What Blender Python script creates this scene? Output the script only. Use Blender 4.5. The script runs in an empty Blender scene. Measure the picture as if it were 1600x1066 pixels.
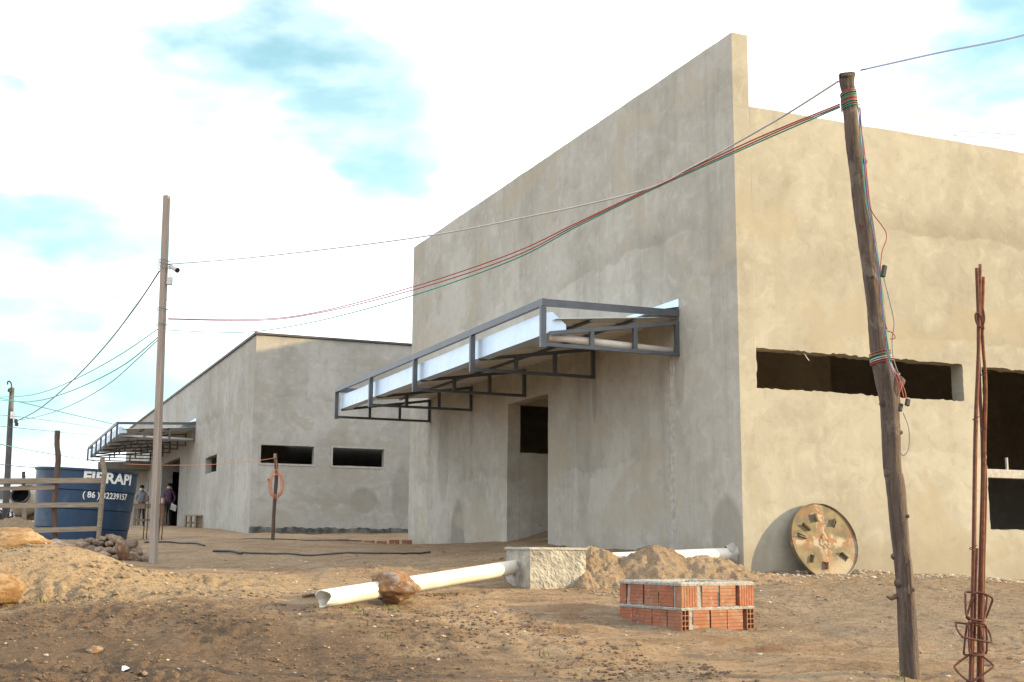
import bpy, bmesh, math, random
import numpy as np
from mathutils import Vector, Matrix

random.seed(7)
rng = np.random.default_rng(7)
scene = bpy.context.scene
COL = scene.collection

# ------------------------------------------------------------------ camera
cam_data = bpy.data.cameras.new('camera')
cam = bpy.data.objects.new('camera', cam_data)
COL.objects.link(cam)
CAM = Vector((-8.4567, -12.7497, 0.2372))
cr, cu, cf = (0.91980946, -0.39230706, 0.00676231), (-0.07041869, -0.14810086, 0.98646203), (0.38599451, 0.9078333, 0.16385032)
cam.matrix_world = Matrix(((cr[0], cu[0], -cf[0], CAM.x), (cr[1], cu[1], -cf[1], CAM.y), (cr[2], cu[2], -cf[2], CAM.z), (0, 0, 0, 1)))
cam_data.sensor_width = 36.0
cam_data.lens = 43.5
cam_data.clip_end = 6000
cam_data.clip_start = 0.05
scene.camera = cam

# ------------------------------------------------------------------ light
SUN = Vector((1.0, -0.52, 0.268)).normalized()       # towards the sun
SUN_EL = math.asin(SUN.z)
SUN_AZ = math.atan2(SUN.x, SUN.y)
scene.view_settings.view_transform = 'Standard'
scene.view_settings.look = 'None'
scene.view_settings.gamma = 1.0
scene.view_settings.exposure = 1.20
scene.view_settings.use_curve_mapping = False


class NT:
    """small helper around a node tree"""
    def __init__(self, tree):
        self.t = tree
        tree.nodes.clear()

    def n(self, kind, **kw):
        nd = self.t.nodes.new(kind)
        for k, v in kw.items():
            setattr(nd, k, v)
        return nd

    def l(self, a, b):
        self.t.links.new(a, b)

    def put(self, sock, v):
        if hasattr(v, 'is_linked') or isinstance(v, bpy.types.NodeSocket):
            self.l(v, sock)
        else:
            sock.default_value = v

    def m(self, op, a, b=0.0, c=0.0, clamp=False):
        nd = self.n('ShaderNodeMath', operation=op)
        nd.use_clamp = clamp
        self.put(nd.inputs[0], a)
        self.put(nd.inputs[1], b)
        self.put(nd.inputs[2], c)
        return nd.outputs[0]

    def ss(self, v, lo, hi, a=0.0, b=1.0):
        nd = self.n('ShaderNodeMapRange', interpolation_type='SMOOTHSTEP')
        self.put(nd.inputs['Value'], v)
        nd.inputs['From Min'].default_value = lo
        nd.inputs['From Max'].default_value = hi
        nd.inputs['To Min'].default_value = a
        nd.inputs['To Max'].default_value = b
        return nd.outputs[0]

    def noise(self, vec, scale, detail=4.0, rough=0.55, dist=0.0, sc=None):
        if sc is not None:
            mp = self.n('ShaderNodeMapping')
            self.l(vec, mp.inputs['Vector'])
            mp.inputs['Scale'].default_value = sc
            vec = mp.outputs[0]
        nd = self.n('ShaderNodeTexNoise')
        self.l(vec, nd.inputs['Vector'])
        nd.inputs['Scale'].default_value = scale
        nd.inputs['Detail'].default_value = detail
        nd.inputs['Roughness'].default_value = rough
        nd.inputs['Distortion'].default_value = dist
        return nd.outputs['Fac']

    def mix(self, f, a, b, mode='MIX'):
        nd = self.n('ShaderNodeMix', data_type='RGBA', blend_type=mode)
        self.put(nd.inputs[0], f)
        for s, v in ((nd.inputs[6], a), (nd.inputs[7], b)):
            if isinstance(v, bpy.types.NodeSocket):
                self.l(v, s)
            else:
                s.default_value = (v[0], v[1], v[2], 1.0)
        return nd.outputs[2]

    def xyz(self, vec):
        nd = self.n('ShaderNodeSeparateXYZ')
        self.l(vec, nd.inputs[0])
        return nd.outputs


world = bpy.data.worlds.new('World')
scene.world = world
world.use_nodes = True
W = NT(world.node_tree)
tc = W.n('ShaderNodeTexCoord')
sky = W.n('ShaderNodeTexSky', sky_type='NISHITA')
sky.sun_disc = False
sky.sun_elevation = SUN_EL
sky.sun_rotation = SUN_AZ
sky.air_density = 1.0
sky.dust_density = 1.5
sky.ozone_density = 1.0
sx, sy, sz = W.xyz(tc.outputs['Generated'])
az = W.m('ARCTAN2', sx, sy)
el = W.m('ARCSINE', sz)
comb = W.n('ShaderNodeCombineXYZ')
W.l(az, comb.inputs[0]); W.l(W.m('MULTIPLY', el, 2.2), comb.inputs[1])
sv = comb.outputs[0]
w1 = W.m('SUBTRACT', W.noise(sv, 6.0, 4, 0.5), 0.5)
w2 = W.m('SUBTRACT', W.noise(sv, 6.0, 4, 0.5, sc=(1.3, 1.3, 1.0)), 0.5)
azd = W.m('ADD', az, W.m('MULTIPLY', w1, 0.16))
eld = W.m('ADD', el, W.m('MULTIPLY', w2, 0.09))
gap = None
for (ca, ce), ra, re, amp in (
        ((0.2017,0.3767), .125, .046, 1.0), ((0.2715,0.3491), .085, .055, .95), ((0.2991,0.3153), .055, .038, .95),
        ((0.0266,0.2320), .100, .036, 1.0), ((0.0907,0.2278), .050, .026, .95), ((0.0305,0.1743), .095, .017, .85),
        ((0.0073,0.1174), .17, .050, .85), ((-0.0085,0.3337), .030, .012, .85),
        ((0.8307,0.3671), .13, .065, 1.0), ((0.7032,0.4050), .05, .012, .35), ((0.8067,0.3148), .018, .008, .6),
        ((1.05, .42), .22, .10, .9), ((-.55, .30), .25, .08, .8), ((2.6, .5), .4, .12, .9), ((-1.6, .4), .4, .12, .9), ((.4, 1.1), .5, .12, .8)):
    da = W.m('DIVIDE', W.m('SUBTRACT', azd, ca), ra)
    de = W.m('DIVIDE', W.m('SUBTRACT', eld, ce), re)
    r2 = W.m('ADD', W.m('MULTIPLY', da, da), W.m('MULTIPLY', de, de))
    g = W.ss(r2, 0.15, 1.75, amp, 0.0)
    gap = g if gap is None else W.m('MAXIMUM', gap, g)
fleck = W.ss(W.noise(sv, 12.0, 4, 0.5), 0.30, 0.62, 0.70, 0.98)
gapf = W.m('MULTIPLY', gap, fleck, clamp=True)
low = W.ss(el, 0.0, 0.16, 0.22, 0.0)                   # thin veil near the horizon
gapf = W.m('MAXIMUM', gapf, low)
tint = W.mix(W.ss(el, 0.04, 0.26), (0.38, 0.82, 1.0), (1.5, 1.82, 1.45))
bluesky = W.mix(1.0, sky.outputs[0], tint, 'MULTIPLY')
CLOUD = 9.0
cl = W.mix(W.ss(W.noise(sv, 3.0, 5, 0.55), 0.3, 0.7), (CLOUD * .90, CLOUD * .97, CLOUD * 1.05), (CLOUD * 1.02, CLOUD * 1.04, CLOUD * 1.06))
skyc = W.mix(gapf, cl, bluesky)
bg = W.n('ShaderNodeBackground')
W.l(skyc, bg.inputs['Color'])
bg.inputs['Strength'].default_value = 0.10
wo = W.n('ShaderNodeOutputWorld')
W.l(bg.outputs[0], wo.inputs['Surface'])

sun_data = bpy.data.lights.new('sun', 'SUN')
sun_data.energy = 3.9
sun_data.angle = math.radians(0.6)
sun_data.color = (1.0, 0.76, 0.41)
sun = bpy.data.objects.new('sun', sun_data)
COL.objects.link(sun)
sun.location = (30, -12, 12)
sun.rotation_euler = SUN.to_track_quat('Z', 'Y').to_euler()


# ------------------------------------------------------------------ materials
def new_mat(name):
    m = bpy.data.materials.new(name)
    m.use_nodes = True
    t = NT(m.node_tree)
    out = t.n('ShaderNodeOutputMaterial')
    b = t.n('ShaderNodeBsdfPrincipled')
    t.l(b.outputs[0], out.inputs['Surface'])
    return m, t, b


def bump(t, b, h, strength=0.3, dist=0.02):
    nd = t.n('ShaderNodeBump')
    nd.inputs['Strength'].default_value = strength
    nd.inputs['Distance'].default_value = dist
    t.l(h, nd.inputs['Height'])
    t.l(nd.outputs[0], b.inputs['Normal'])


def posn(t):
    return t.n('ShaderNodeNewGeometry').outputs['Position']


def objc(t):
    return t.n('ShaderNodeTexCoord').outputs['Object']


def simple(name, c1, c2, scale=8.0, rough=0.7, metal=0.0, bmp=0.2, bd=0.01, obj=False, det=6, rnd=0.0, sc=None, spec=0.3):
    m, t, b = new_mat(name)
    v = objc(t) if obj else posn(t)
    f = t.ss(t.noise(v, scale, det, 0.6, sc=sc), 0.32, 0.68)
    c = t.mix(f, c1, c2)
    if rnd:
        r = t.n('ShaderNodeObjectInfo').outputs['Random']
        k = t.n('ShaderNodeCombineColor')
        q = t.m('ADD', t.m('MULTIPLY', r, 2 * rnd), 1 - rnd)
        for i in range(3):
            t.l(q, k.inputs[i])
        c = t.mix(1.0, c, k.outputs[0], 'MULTIPLY')
    t.l(c, b.inputs['Base Color'])
    b.inputs['Roughness'].default_value = rough
    b.inputs['Metallic'].default_value = metal
    b.inputs['Specular IOR Level'].default_value = spec
    if bmp:
        bump(t, b, t.noise(v, scale * 3, 6, 0.65, sc=sc), bmp, bd)
    return m


def plaster(name, lo, mid, hi, warm, stains=(), stk=.30):
    m, t, b = new_mat(name)
    v = posn(t)
    x, y, z = t.xyz(v)
    big = t.noise(v, 0.42, 7, 0.62, 0.6)
    med = t.noise(v, 1.7, 8, 0.62, 0.4)
    streak = t.noise(v, 1.0, 6, 0.62, 0.15, sc=(2.6, 2.6, 0.16))
    fstreak = t.noise(v, 1.0, 5, 0.6, 0.1, sc=(11.0, 11.0, 0.45))
    grain = t.noise(v, 55.0, 4, 0.7)
    c = t.mix(t.ss(big, 0.30, 0.70), lo, hi)
    c = t.mix(t.ss(med, 0.35, 0.72, 0.0, 0.65), c, mid)
    mot = t.noise(v, 4.2, 7, 0.65, 0.7)
    c = t.mix(t.ss(mot, 0.50, 0.66, 0.0, 0.42), c, (hi[0] * 1.08, hi[1] * 1.08, hi[2] * 1.07))
    c = t.mix(t.ss(mot, 0.36, 0.46, 0.30, 0.0), c, (lo[0] * .82, lo[1] * .80, lo[2] * .76))
    c = t.mix(t.ss(streak, 0.50, 0.72, 0.0, stk), c, (lo[0] * .62, lo[1] * .61, lo[2] * .58))
    c = t.mix(t.ss(fstreak, 0.52, 0.72, 0.0, stk * .55), c, (hi[0] * 1.12, hi[1] * 1.13, hi[2] * 1.16))
    # tide marks left by separate plastering lifts
    lift = t.noise(v, 0.75, 5, 0.55, 0.5)
    c = t.mix(t.ss(lift, 0.49, 0.525, 0.0, 0.16), c, (lo[0] * .66, lo[1] * .64, lo[2] * .60))
    wv = t.m('ADD', z, t.m('MULTIPLY', t.m('SUBTRACT', t.noise(v, 0.9, 5, 0.6), 0.5), 0.7))
    gate = t.ss(t.noise(v, 0.33, 3, 0.5, sc=(1, 1, .2)), .44, .58)
    for zl, amp_, k_ in ((4.42, .35, 7.0), (3.06, .30, 9.0), (1.45, .25, 5.0)):
        d_ = t.m('SUBTRACT', wv, zl)
        up_ = t.ss(d_, -.015, .02)
        dn_ = t.ss(d_, .03, .42, 1.0, 0.0)
        c = t.mix(t.m('MULTIPLY', t.m('MULTIPLY', up_, dn_), t.m('MULTIPLY', gate, amp_)), c, (lo[0] * .62, lo[1] * .58, lo[2] * .50))
    # damp patches and run-off below the canopy brackets (side wall and far front wall)
    for (ax_, cy_, cz_, ry_, rz_, am_) in stains:
        co_ = y if ax_ == 'y' else x
        w_ = t.m('MULTIPLY', t.m('SUBTRACT', med, 0.5), .55)
        a_ = t.m('DIVIDE', t.m('SUBTRACT', co_, cy_), ry_)
        b_ = t.m('DIVIDE', t.m('SUBTRACT', z, cz_), rz_)
        q_ = t.m('ADD', t.m('ADD', t.m('MULTIPLY', a_, a_), t.m('MULTIPLY', b_, b_)), w_)
        q_ = t.ss(q_, .55, 1.1, am_, 0.0)
        side = t.ss(x, .02, .05, 1.0, 0.0) if ax_ == 'y' else 1.0
        c = t.mix(t.m('MULTIPLY', q_, side), c, (lo[0] * .55, lo[1] * .54, lo[2] * .52))
    pt = t.noise(v, 0.55, 6, 0.6, 0.8, sc=(1.0, 1.0, 1.6))
    c = t.mix(t.ss(pt, 0.555, 0.60, 0.0, 0.50), c, warm)
    # grime splashed up from the soil
    spl = t.m('ADD', z, t.m('MULTIPLY', t.noise(v, 2.2, 6, 0.65), 1.1))
    c = t.mix(t.ss(spl, 0.55, 1.05, 0.40, 0.0), c, (0.20, 0.165, 0.12))
    c = t.mix(t.ss(grain, 0.30, 0.42, 0.25, 0.0), c, (lo[0] * .5, lo[1] * .5, lo[2] * .5))
    pits = t.noise(v, 14.0, 2, 0.5)
    c = t.mix(t.ss(pits, 0.20, 0.25, 0.55, 0.0), c, (lo[0] * .45, lo[1] * .42, lo[2] * .38))
    t.l(c, b.inputs['Base Color'])
    b.inputs['Roughness'].default_value = 0.92
    b.inputs['Specular IOR Level'].default_value = 0.15
    h = t.m('ADD', t.m('MULTIPLY', t.noise(v, 3.2, 6, 0.6), 1.0), t.m('MULTIPLY', grain, 0.10))
    bump(t, b, h, 0.22, 0.03)
    return m


M = {}
M['plaster'] = plaster('plaster', (0.315, 0.293, 0.250), (0.372, 0.350, 0.304), (0.428, 0.410, 0.366), (0.365, 0.318, 0.240),
                       [('y', 9.75, .25, .42, .95, .62), ('y', 1.43, 2.5, .14, .50, .3), ('y', 3.92, 2.5, .10, .45, .42), ('y', 6.53, 2.5, .12, .4, .25), ('y', 9.06, 2.5, .14, .45, .25), ('y', 11.45, 2.45, .14, .50, .35),
                        ('y', .35, .35, .40, .55, .5), ('y', 4.3, 1.9, .28, 1.4, .25), ('y', 10.6, 2.0, .35, 1.0, .3)])
M['plaster_front'] = plaster('plaster_front', (0.262, 0.244, 0.196), (0.318, 0.298, 0.244), (0.360, 0.340, 0.282), (0.300, 0.256, 0.184), (), .10)
M['plaster_far'] = plaster('plaster_far', (0.295, 0.280, 0.250), (0.352, 0.336, 0.302), (0.405, 0.390, 0.356), (0.30, 0.27, 0.22),
                           [('x', 1.95, 1.55, .45, .42, .45), ('x', 3.1, 1.7, .3, 1.0, .3)], .16)
M['render_rough'] = simple('render_rough', (0.37, 0.345, 0.29), (0.25, 0.23, 0.19), 7, 0.95, bmp=0.6, bd=0.03)
M['cement'] = simple('cement', (0.30, 0.285, 0.255), (0.40, 0.38, 0.34), 14, 0.95, bmp=0.6, bd=0.01)
M['mortar'] = simple('mortar', (0.235, 0.22, 0.195), (0.34, 0.322, 0.29), 22, 0.95, bmp=0.8, bd=0.012)
M['clay'] = None
M['steel'] = simple('steel', (0.075, 0.083, 0.095), (0.095, 0.104, 0.118), 5, 0.42, metal=0.25, bmp=0.05, spec=0.5)
M['zinc'] = simple('zinc', (0.56, 0.66, 0.78), (0.50, 0.60, 0.72), 6, 0.40, metal=0.6, bmp=0.08, bd=0.01, spec=0.5)
M['roof_sheet'] = simple('roof_sheet', (0.62, 0.61, 0.58), (0.54, 0.53, 0.50), 3, 0.5, metal=0.1, bmp=0.05)
M['coping'] = simple('coping', (0.055, 0.05, 0.047), (0.085, 0.078, 0.07), 4, 0.6, bmp=0.05)
M['pvc'] = simple('pvc', (0.66, 0.62, 0.55), (0.54, 0.48, 0.40), 3, 0.45, bmp=0.04, spec=0.5)
M['post_wood'] = simple('post_wood', (0.33, 0.275, 0.235), (0.25, 0.205, 0.17), 3.0, 0.85, bmp=0.3, sc=(12, 12, 0.6))
M['plank'] = simple('plank', (0.29, 0.232, 0.165), (0.185, 0.145, 0.105), 3.0, 0.85, bmp=0.3, sc=(1.2, 1.2, 16), rnd=0.12)
M['darkwood'] = simple('darkwood', (0.13, 0.085, 0.06), (0.075, 0.05, 0.038), 4.0, 0.9, bmp=0.4, sc=(8, 8, 1))
M['rust'] = simple('rust', (0.125, 0.048, 0.030), (0.075, 0.032, 0.024), 40, 0.85, bmp=0.4, bd=0.003, metal=0.1)
M['rust_bright'] = simple('rust_bright', (0.20, 0.080, 0.036), (0.11, 0.045, 0.027), 30, 0.85, bmp=0.4, bd=0.003)
M['bitumen'] = simple('bitumen', (0.045, 0.045, 0.044), (0.16, 0.15, 0.135), 4, 0.85, bmp=0.4)
M['rubber'] = simple('rubber', (0.018, 0.018, 0.019), (0.03, 0.03, 0.03), 9, 0.75, bmp=0.1)
M['hose'] = simple('hose', (0.03, 0.03, 0.034), (0.06, 0.058, 0.056), 9, 0.55, bmp=0.05)
M['white_wire'] = simple('white_wire', (0.42, 0.40, 0.38), (0.36, 0.34, 0.32), 9, 0.6, bmp=0)
M['red_wire'] = simple('red_wire', (0.30, 0.055, 0.042), (0.24, 0.045, 0.035), 9, 0.5, bmp=0)
M['green_wire'] = simple('green_wire', (0.02, 0.26, 0.18), (0.02, 0.20, 0.14), 9, 0.5, bmp=0)
M['blue_wire'] = simple('blue_wire', (0.05, 0.08, 0.26), (0.05, 0.06, 0.2), 9, 0.5, bmp=0)
M['grey_wire'] = simple('grey_wire', (0.10, 0.12, 0.14), (0.16, 0.18, 0.2), 9, 0.5, bmp=0)
M['orange_wire'] = simple('orange_wire', (0.62, 0.27, 0.14), (0.52, 0.20, 0.10), 9, 0.5, bmp=0)
M['paper'] = simple('paper', (0.8, 0.79, 0.77), (0.72, 0.71, 0.69), 9, 0.8, bmp=0)
M['white_paint'] = simple('white_paint', (0.78, 0.78, 0.77), (0.72, 0.72, 0.7), 9, 0.6, bmp=0)
M['car_paint'] = simple('car_paint', (0.70, 0.71, 0.72), (0.66, 0.67, 0.68), 3, 0.25, bmp=0, spec=0.6)
M['glass'] = simple('glass', (0.02, 0.024, 0.028), (0.03, 0.034, 0.038), 3, 0.08, bmp=0, spec=0.6)
M['red_lens'] = simple('red_lens', (0.55, 0.02, 0.02), (0.45, 0.015, 0.015), 3, 0.25, bmp=0, spec=0.6)
M['alloy'] = simple('alloy', (0.6, 0.6, 0.6), (0.5, 0.5, 0.5), 3, 0.35, metal=0.7, bmp=0)
M['concrete_pole'] = simple('concrete_pole', (0.11, 0.105, 0.105), (0.075, 0.07, 0.07), 2, 0.9, bmp=0.2)
M['dusty_drum'] = simple('dusty_drum', (0.42, 0.36, 0.27), (0.30, 0.255, 0.19), 4, 0.85, bmp=0.3)
M['dark_steel'] = simple('dark_steel', (0.035, 0.035, 0.038), (0.07, 0.065, 0.06), 6, 0.6, bmp=0.1)
M['cream_wall'] = simple('cream_wall', (0.46, 0.43, 0.36), (0.40, 0.37, 0.31), 1.5, 0.9, bmp=0.1)
M['slab'] = simple('slab', (0.22, 0.205, 0.19), (0.16, 0.15, 0.14), 2, 0.9, bmp=0.2)
M['skin'] = simple('skin', (0.20, 0.105, 0.066), (0.17, 0.085, 0.052), 9, 0.6, bmp=0)
M['hair'] = simple('hair', (0.012, 0.011, 0.010), (0.02, 0.018, 0.016), 30, 0.6, bmp=0.2)
M['purple_shirt'] = simple('purple_shirt', (0.115, 0.065, 0.115), (0.095, 0.055, 0.095), 6, 0.9, bmp=0.3)
M['grey_shirt'] = simple('grey_shirt', (0.30, 0.31, 0.34), (0.25, 0.26, 0.29), 6, 0.9, bmp=0.3)
M['trousers'] = simple('trousers', (0.018, 0.020, 0.028), (0.026, 0.028, 0.036), 6, 0.9, bmp=0.3)
M['grass'] = simple('grass', (0.10, 0.15, 0.035), (0.16, 0.17, 0.05), 20, 0.8, bmp=0)
M['straw'] = simple('straw', (0.42, 0.32, 0.19), (0.27, 0.20, 0.12), 20, 0.9, bmp=0)
M['camera_white'] = simple('camera_white', (0.55, 0.54, 0.52), (0.5, 0.49, 0.47), 9, 0.5, bmp=0)


def mat_clay():
    m, t, b = new_mat('clay')
    v = posn(t)
    f = t.noise(v, 10, 6, 0.6, 0.3)
    c = t.mix(t.ss(f, 0.32, 0.68), (0.31, 0.098, 0.046), (0.215, 0.078, 0.043))
    r = t.n('ShaderNodeObjectInfo').outputs['Random']
    c = t.mix(t.m('MULTIPLY', r, 0.65), c, (0.235, 0.118, 0.066))
    sm_ = t.noise(v, 22, 6, 0.65, 0.6)
    c = t.mix(t.ss(sm_, 0.56, 0.66, 0.0, 0.65), c, (0.30, 0.255, 0.205))
    dz = t.noise(v, 6, 5, 0.6, 0.3)
    c = t.mix(t.ss(dz, 0.50, 0.68, 0.0, 0.45), c, (0.29, 0.20, 0.13))
    t.l(c, b.inputs['Base Color'])
    b.inputs['Roughness'].default_value = 0.93
    bump(t, b, sm_, 0.4, 0.006)
    return m


M['clay'] = mat_clay()


def mat_rock(name, a, b_, c_, rnd=0.2):
    m, t, b = new_mat(name)
    v = objc(t)
    f = t.noise(v, 5.0, 7, 0.65, 0.5)
    c = t.mix(t.ss(f, 0.35, 0.62), a, b_)
    c = t.mix(t.ss(t.noise(v, 2.2, 5, 0.6, 0.4), 0.50, 0.62, 0.0, 0.85), c, c_)
    r = t.n('ShaderNodeObjectInfo').outputs['Random']
    k = t.n('ShaderNodeCombineColor')
    q = t.m('ADD', t.m('MULTIPLY', r, 2 * rnd), 1 - rnd)
    for i in range(3):
        t.l(q, k.inputs[i])
    c = t.mix(1.0, c, k.outputs[0], 'MULTIPLY')
    t.l(c, b.inputs['Base Color'])
    b.inputs['Roughness'].default_value = 0.92
    b.inputs['Specular IOR Level'].default_value = 0.2
    bump(t, b, t.noise(v, 16, 7, 0.65), 0.55, 0.04)
    return m


M['rock'] = mat_rock('rock', (0.30, 0.165, 0.085), (0.20, 0.115, 0.065), (0.34, 0.30, 0.25))
M['rock_grey'] = mat_rock('rock_grey', (0.28, 0.20, 0.14), (0.20, 0.14, 0.097), (0.33, 0.265, 0.20), 0.34)
M['rock_gold'] = mat_rock('rock_gold', (0.34, 0.205, 0.095), (0.22, 0.125, 0.062), (0.38, 0.28, 0.165))


def mat_soil(name, heap=False):
    m, t, b = new_mat(name)
    v = posn(t)
    x, y, z = t.xyz(v)
    big = t.noise(v, 0.45, 6, 0.6, 0.6)
    med = t.noise(v, 1.9, 8, 0.65, 0.5)
    fine = t.noise(v, 11.0, 7, 0.7, 0.3)
    grit = t.noise(v, 70.0, 4, 0.7)
    drag = t.noise(v, 1.0, 6, 0.65, 0.5, sc=(1.1, 4.5, 3.0))
    mid_ = t.noise(v, 32.0, 6, 0.7, 0.2)
    if heap:
        c = t.mix(t.ss(med, 0.3, 0.7), (0.36, 0.265, 0.172), (0.27, 0.195, 0.125))
        c = t.mix(t.ss(fine, 0.50, 0.70, 0.0, 0.6), c, (0.20, 0.14, 0.088))
    else:
        c = t.mix(t.ss(big, 0.32, 0.66), (0.375, 0.262, 0.160), (0.285, 0.194, 0.115))
        c = t.mix(t.ss(med, 0.42, 0.66, 0.0, 0.75), c, (0.365, 0.275, 0.180))
        c = t.mix(t.ss(drag, 0.48, 0.66, 0.0, 0.70), c, (0.175, 0.114, 0.068))
        red = t.noise(v, 0.8, 5, 0.6, 0.8, sc=(1, 1.6, 1))
        c = t.mix(t.ss(red, 0.56, 0.68, 0.0, 0.55), c, (0.235, 0.108, 0.048))
        # dark soil with the foreground shade painted into it; paler trodden clay by the hall
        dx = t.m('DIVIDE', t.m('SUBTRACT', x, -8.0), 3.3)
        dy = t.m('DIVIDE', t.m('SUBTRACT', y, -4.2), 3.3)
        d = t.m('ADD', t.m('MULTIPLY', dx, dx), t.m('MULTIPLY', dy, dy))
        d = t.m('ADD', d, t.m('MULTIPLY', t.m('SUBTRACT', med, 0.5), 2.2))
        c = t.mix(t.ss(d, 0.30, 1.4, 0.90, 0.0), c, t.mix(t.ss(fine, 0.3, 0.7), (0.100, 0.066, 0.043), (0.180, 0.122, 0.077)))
        sx_ = t.m('DIVIDE', t.m('SUBTRACT', x, -6.9), 3.2)
        sy_ = t.m('DIVIDE', t.m('SUBTRACT', y, .35), 1.5)
        sd = t.m('ADD', t.m('MULTIPLY', sx_, sx_), t.m('MULTIPLY', sy_, sy_))
        sd = t.m('ADD', sd, t.m('MULTIPLY', t.m('SUBTRACT', med, 0.5), 2.4))
        c = t.mix(t.ss(sd, 0.4, 1.4, 0.72, 0.0), c, t.mix(t.ss(fine, 0.3, 0.7), (0.45, 0.33, 0.195), (0.31, 0.22, 0.125)))  # golden bank soil, the sunlit band's brightness painted into its colour
        ex = t.m('DIVIDE', t.m('SUBTRACT', x, 1.6), 4.4)
        ey = t.m('DIVIDE', t.m('SUBTRACT', y, -2.4), 2.3)
        e = t.m('ADD', t.m('MULTIPLY', ex, ex), t.m('MULTIPLY', ey, ey))
        e = t.m('ADD', e, t.m('MULTIPLY', t.m('SUBTRACT', big, 0.5), 2.0))
        c = t.mix(t.ss(e, 0.3, 1.5, 0.65, 0.0), c, t.mix(t.ss(fine, 0.3, 0.7), (0.30, 0.245, 0.180), (0.21, 0.162, 0.112)))
        c = t.mix(t.ss(fine, 0.52, 0.72, 0.0, 0.60), c, (0.095, 0.062, 0.040))
    c = t.mix(t.ss(mid_, 0.53, 0.64, 0.0, 0.60), c, (0.085, 0.056, 0.036))
    c = t.mix(t.ss(mid_, 0.34, 0.44, 0.45, 0.0), c, (0.34, 0.265, 0.185))
    c = t.mix(t.ss(grit, 0.62, 0.74, 0.0, 0.6), c, (0.44, 0.38, 0.30))
    c = t.mix(t.ss(grit, 0.25, 0.37, 0.6, 0.0), c, (0.075, 0.05, 0.033))
    t.l(c, b.inputs['Base Color'])
    b.inputs['Roughness'].default_value = 0.97
    b.inputs['Specular IOR Level'].default_value = 0.1
    h = t.m('ADD', t.m('ADD', fine, t.m('MULTIPLY', mid_, 0.55)), t.m('MULTIPLY', grit, 0.3))
    bump(t, b, h, 1.0, 0.06)
    return m


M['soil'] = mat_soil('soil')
M['sand'] = mat_soil('sand', True)


def mat_tank():
    m, t, b = new_mat('blue_fibreglass')
    v = posn(t)
    f = t.noise(v, 2.2, 6, 0.6, 0.3, sc=(1, 1, 0.35))
    c = t.mix(t.ss(f, 0.35, 0.65), (0.007, 0.029, 0.067), (0.012, 0.044, 0.098))
    dust = t.noise(v, 1.3, 5, 0.6, 0.6)
    c = t.mix(t.ss(dust, 0.52, 0.70, 0.0, 0.35), c, (0.11, 0.15, 0.20))
    t.l(c, b.inputs['Base Color'])
    b.inputs['Roughness'].default_value = 0.45
    bump(t, b, t.noise(v, 30, 4, 0.6), 0.1, 0.01)
    return m


M['tank'] = mat_tank()


def mat_log():
    m, t, b = new_mat('log_bark')
    v = posn(t)
    f = t.noise(v, 3.0, 7, 0.65, 0.3, sc=(9, 9, 0.8))
    c = t.mix(t.ss(f, 0.35, 0.65), (0.115, 0.083, 0.062), (0.055, 0.038, 0.029))
    c = t.mix(t.ss(t.noise(v, 4.5, 5, 0.6, 0.4), 0.56, 0.66, 0.0, 0.7), c, (0.16, 0.13, 0.10))
    c = t.mix(t.ss(t.noise(v, 6.5, 5, 0.6, 0.4), 0.62, 0.69, 0.0, 0.85), c, (0.11, 0.030, 0.018))
    t.l(c, b.inputs['Base Color'])
    b.inputs['Roughness'].default_value = 0.9
    bump(t, b, t.noise(v, 12, 7, 0.65, sc=(2.2, 2.2, 0.5)), 1.0, 0.035)
    return m


M['log'] = mat_log()


def mat_disc():
    m, t, b = new_mat('caked_steel')
    v = objc(t)
    x, y, z = t.xyz(v)
    n1 = t.noise(v, 5.0, 6, 0.6, 0.4)
    n2 = t.noise(v, 16.0, 6, 0.65, 0.3)
    c = t.mix(t.ss(n1, 0.35, 0.65), (0.18, 0.137, 0.066), (0.095, 0.077, 0.047))
    wob = t.m('MULTIPLY', t.m('SUBTRACT', n1, 0.5), 0.22)
    ax = t.m('ABSOLUTE', t.m('ADD', x, wob))
    az_ = t.m('ABSOLUTE', t.m('ADD', z, wob))
    arm = t.m('ADD', t.m('MINIMUM', ax, az_), t.m('MULTIPLY', t.m('SUBTRACT', n2, 0.5), 0.16))
    c = t.mix(t.ss(arm, 0.02, 0.10, 0.8, 0.0), c, t.mix(t.ss(t.noise(v, 7.0, 5, 0.6, 0.6), 0.47, 0.54), (0.22, 0.105, 0.045), (0.34, 0.285, 0.20)))
    low_ = t.m('SUBTRACT', z, t.m('MULTIPLY', x, 0.5))
    c = t.mix(t.ss(low_, -0.42, -0.18, 0.6, 0.0), c, (0.36, 0.31, 0.22))
    c = t.mix(t.ss(t.noise(v, 4.0, 5, 0.6, 0.6), 0.54, 0.62, 0.0, 0.60), c, (0.19, 0.09, 0.042))
    t.l(c, b.inputs['Base Color'])
    b.inputs['Roughness'].default_value = 0.8
    b.inputs['Metallic'].default_value = 0.1
    bump(t, b, n2, 0.4, 0.01)
    return m


M['disc'] = mat_disc()


# ------------------------------------------------------------------ mesh helpers
def origin_of(o):
    p = Vector((0, 0, 0))
    while o is not None:
        p = p + Vector(o.location)
        o = o.parent
    return p


def tag(o, label=None, cat=None, group=None, kind=None):
    if label: o['label'] = label
    if cat: o['category'] = cat
    if group: o['group'] = group
    if kind: o['kind'] = kind
    return o


def thing(name, label, cat, loc, group=None):
    o = bpy.data.objects.new(name, None)
    o.empty_display_size = 0.2
    o.location = loc
    COL.objects.link(o)
    return tag(o, label, cat, group)


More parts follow.
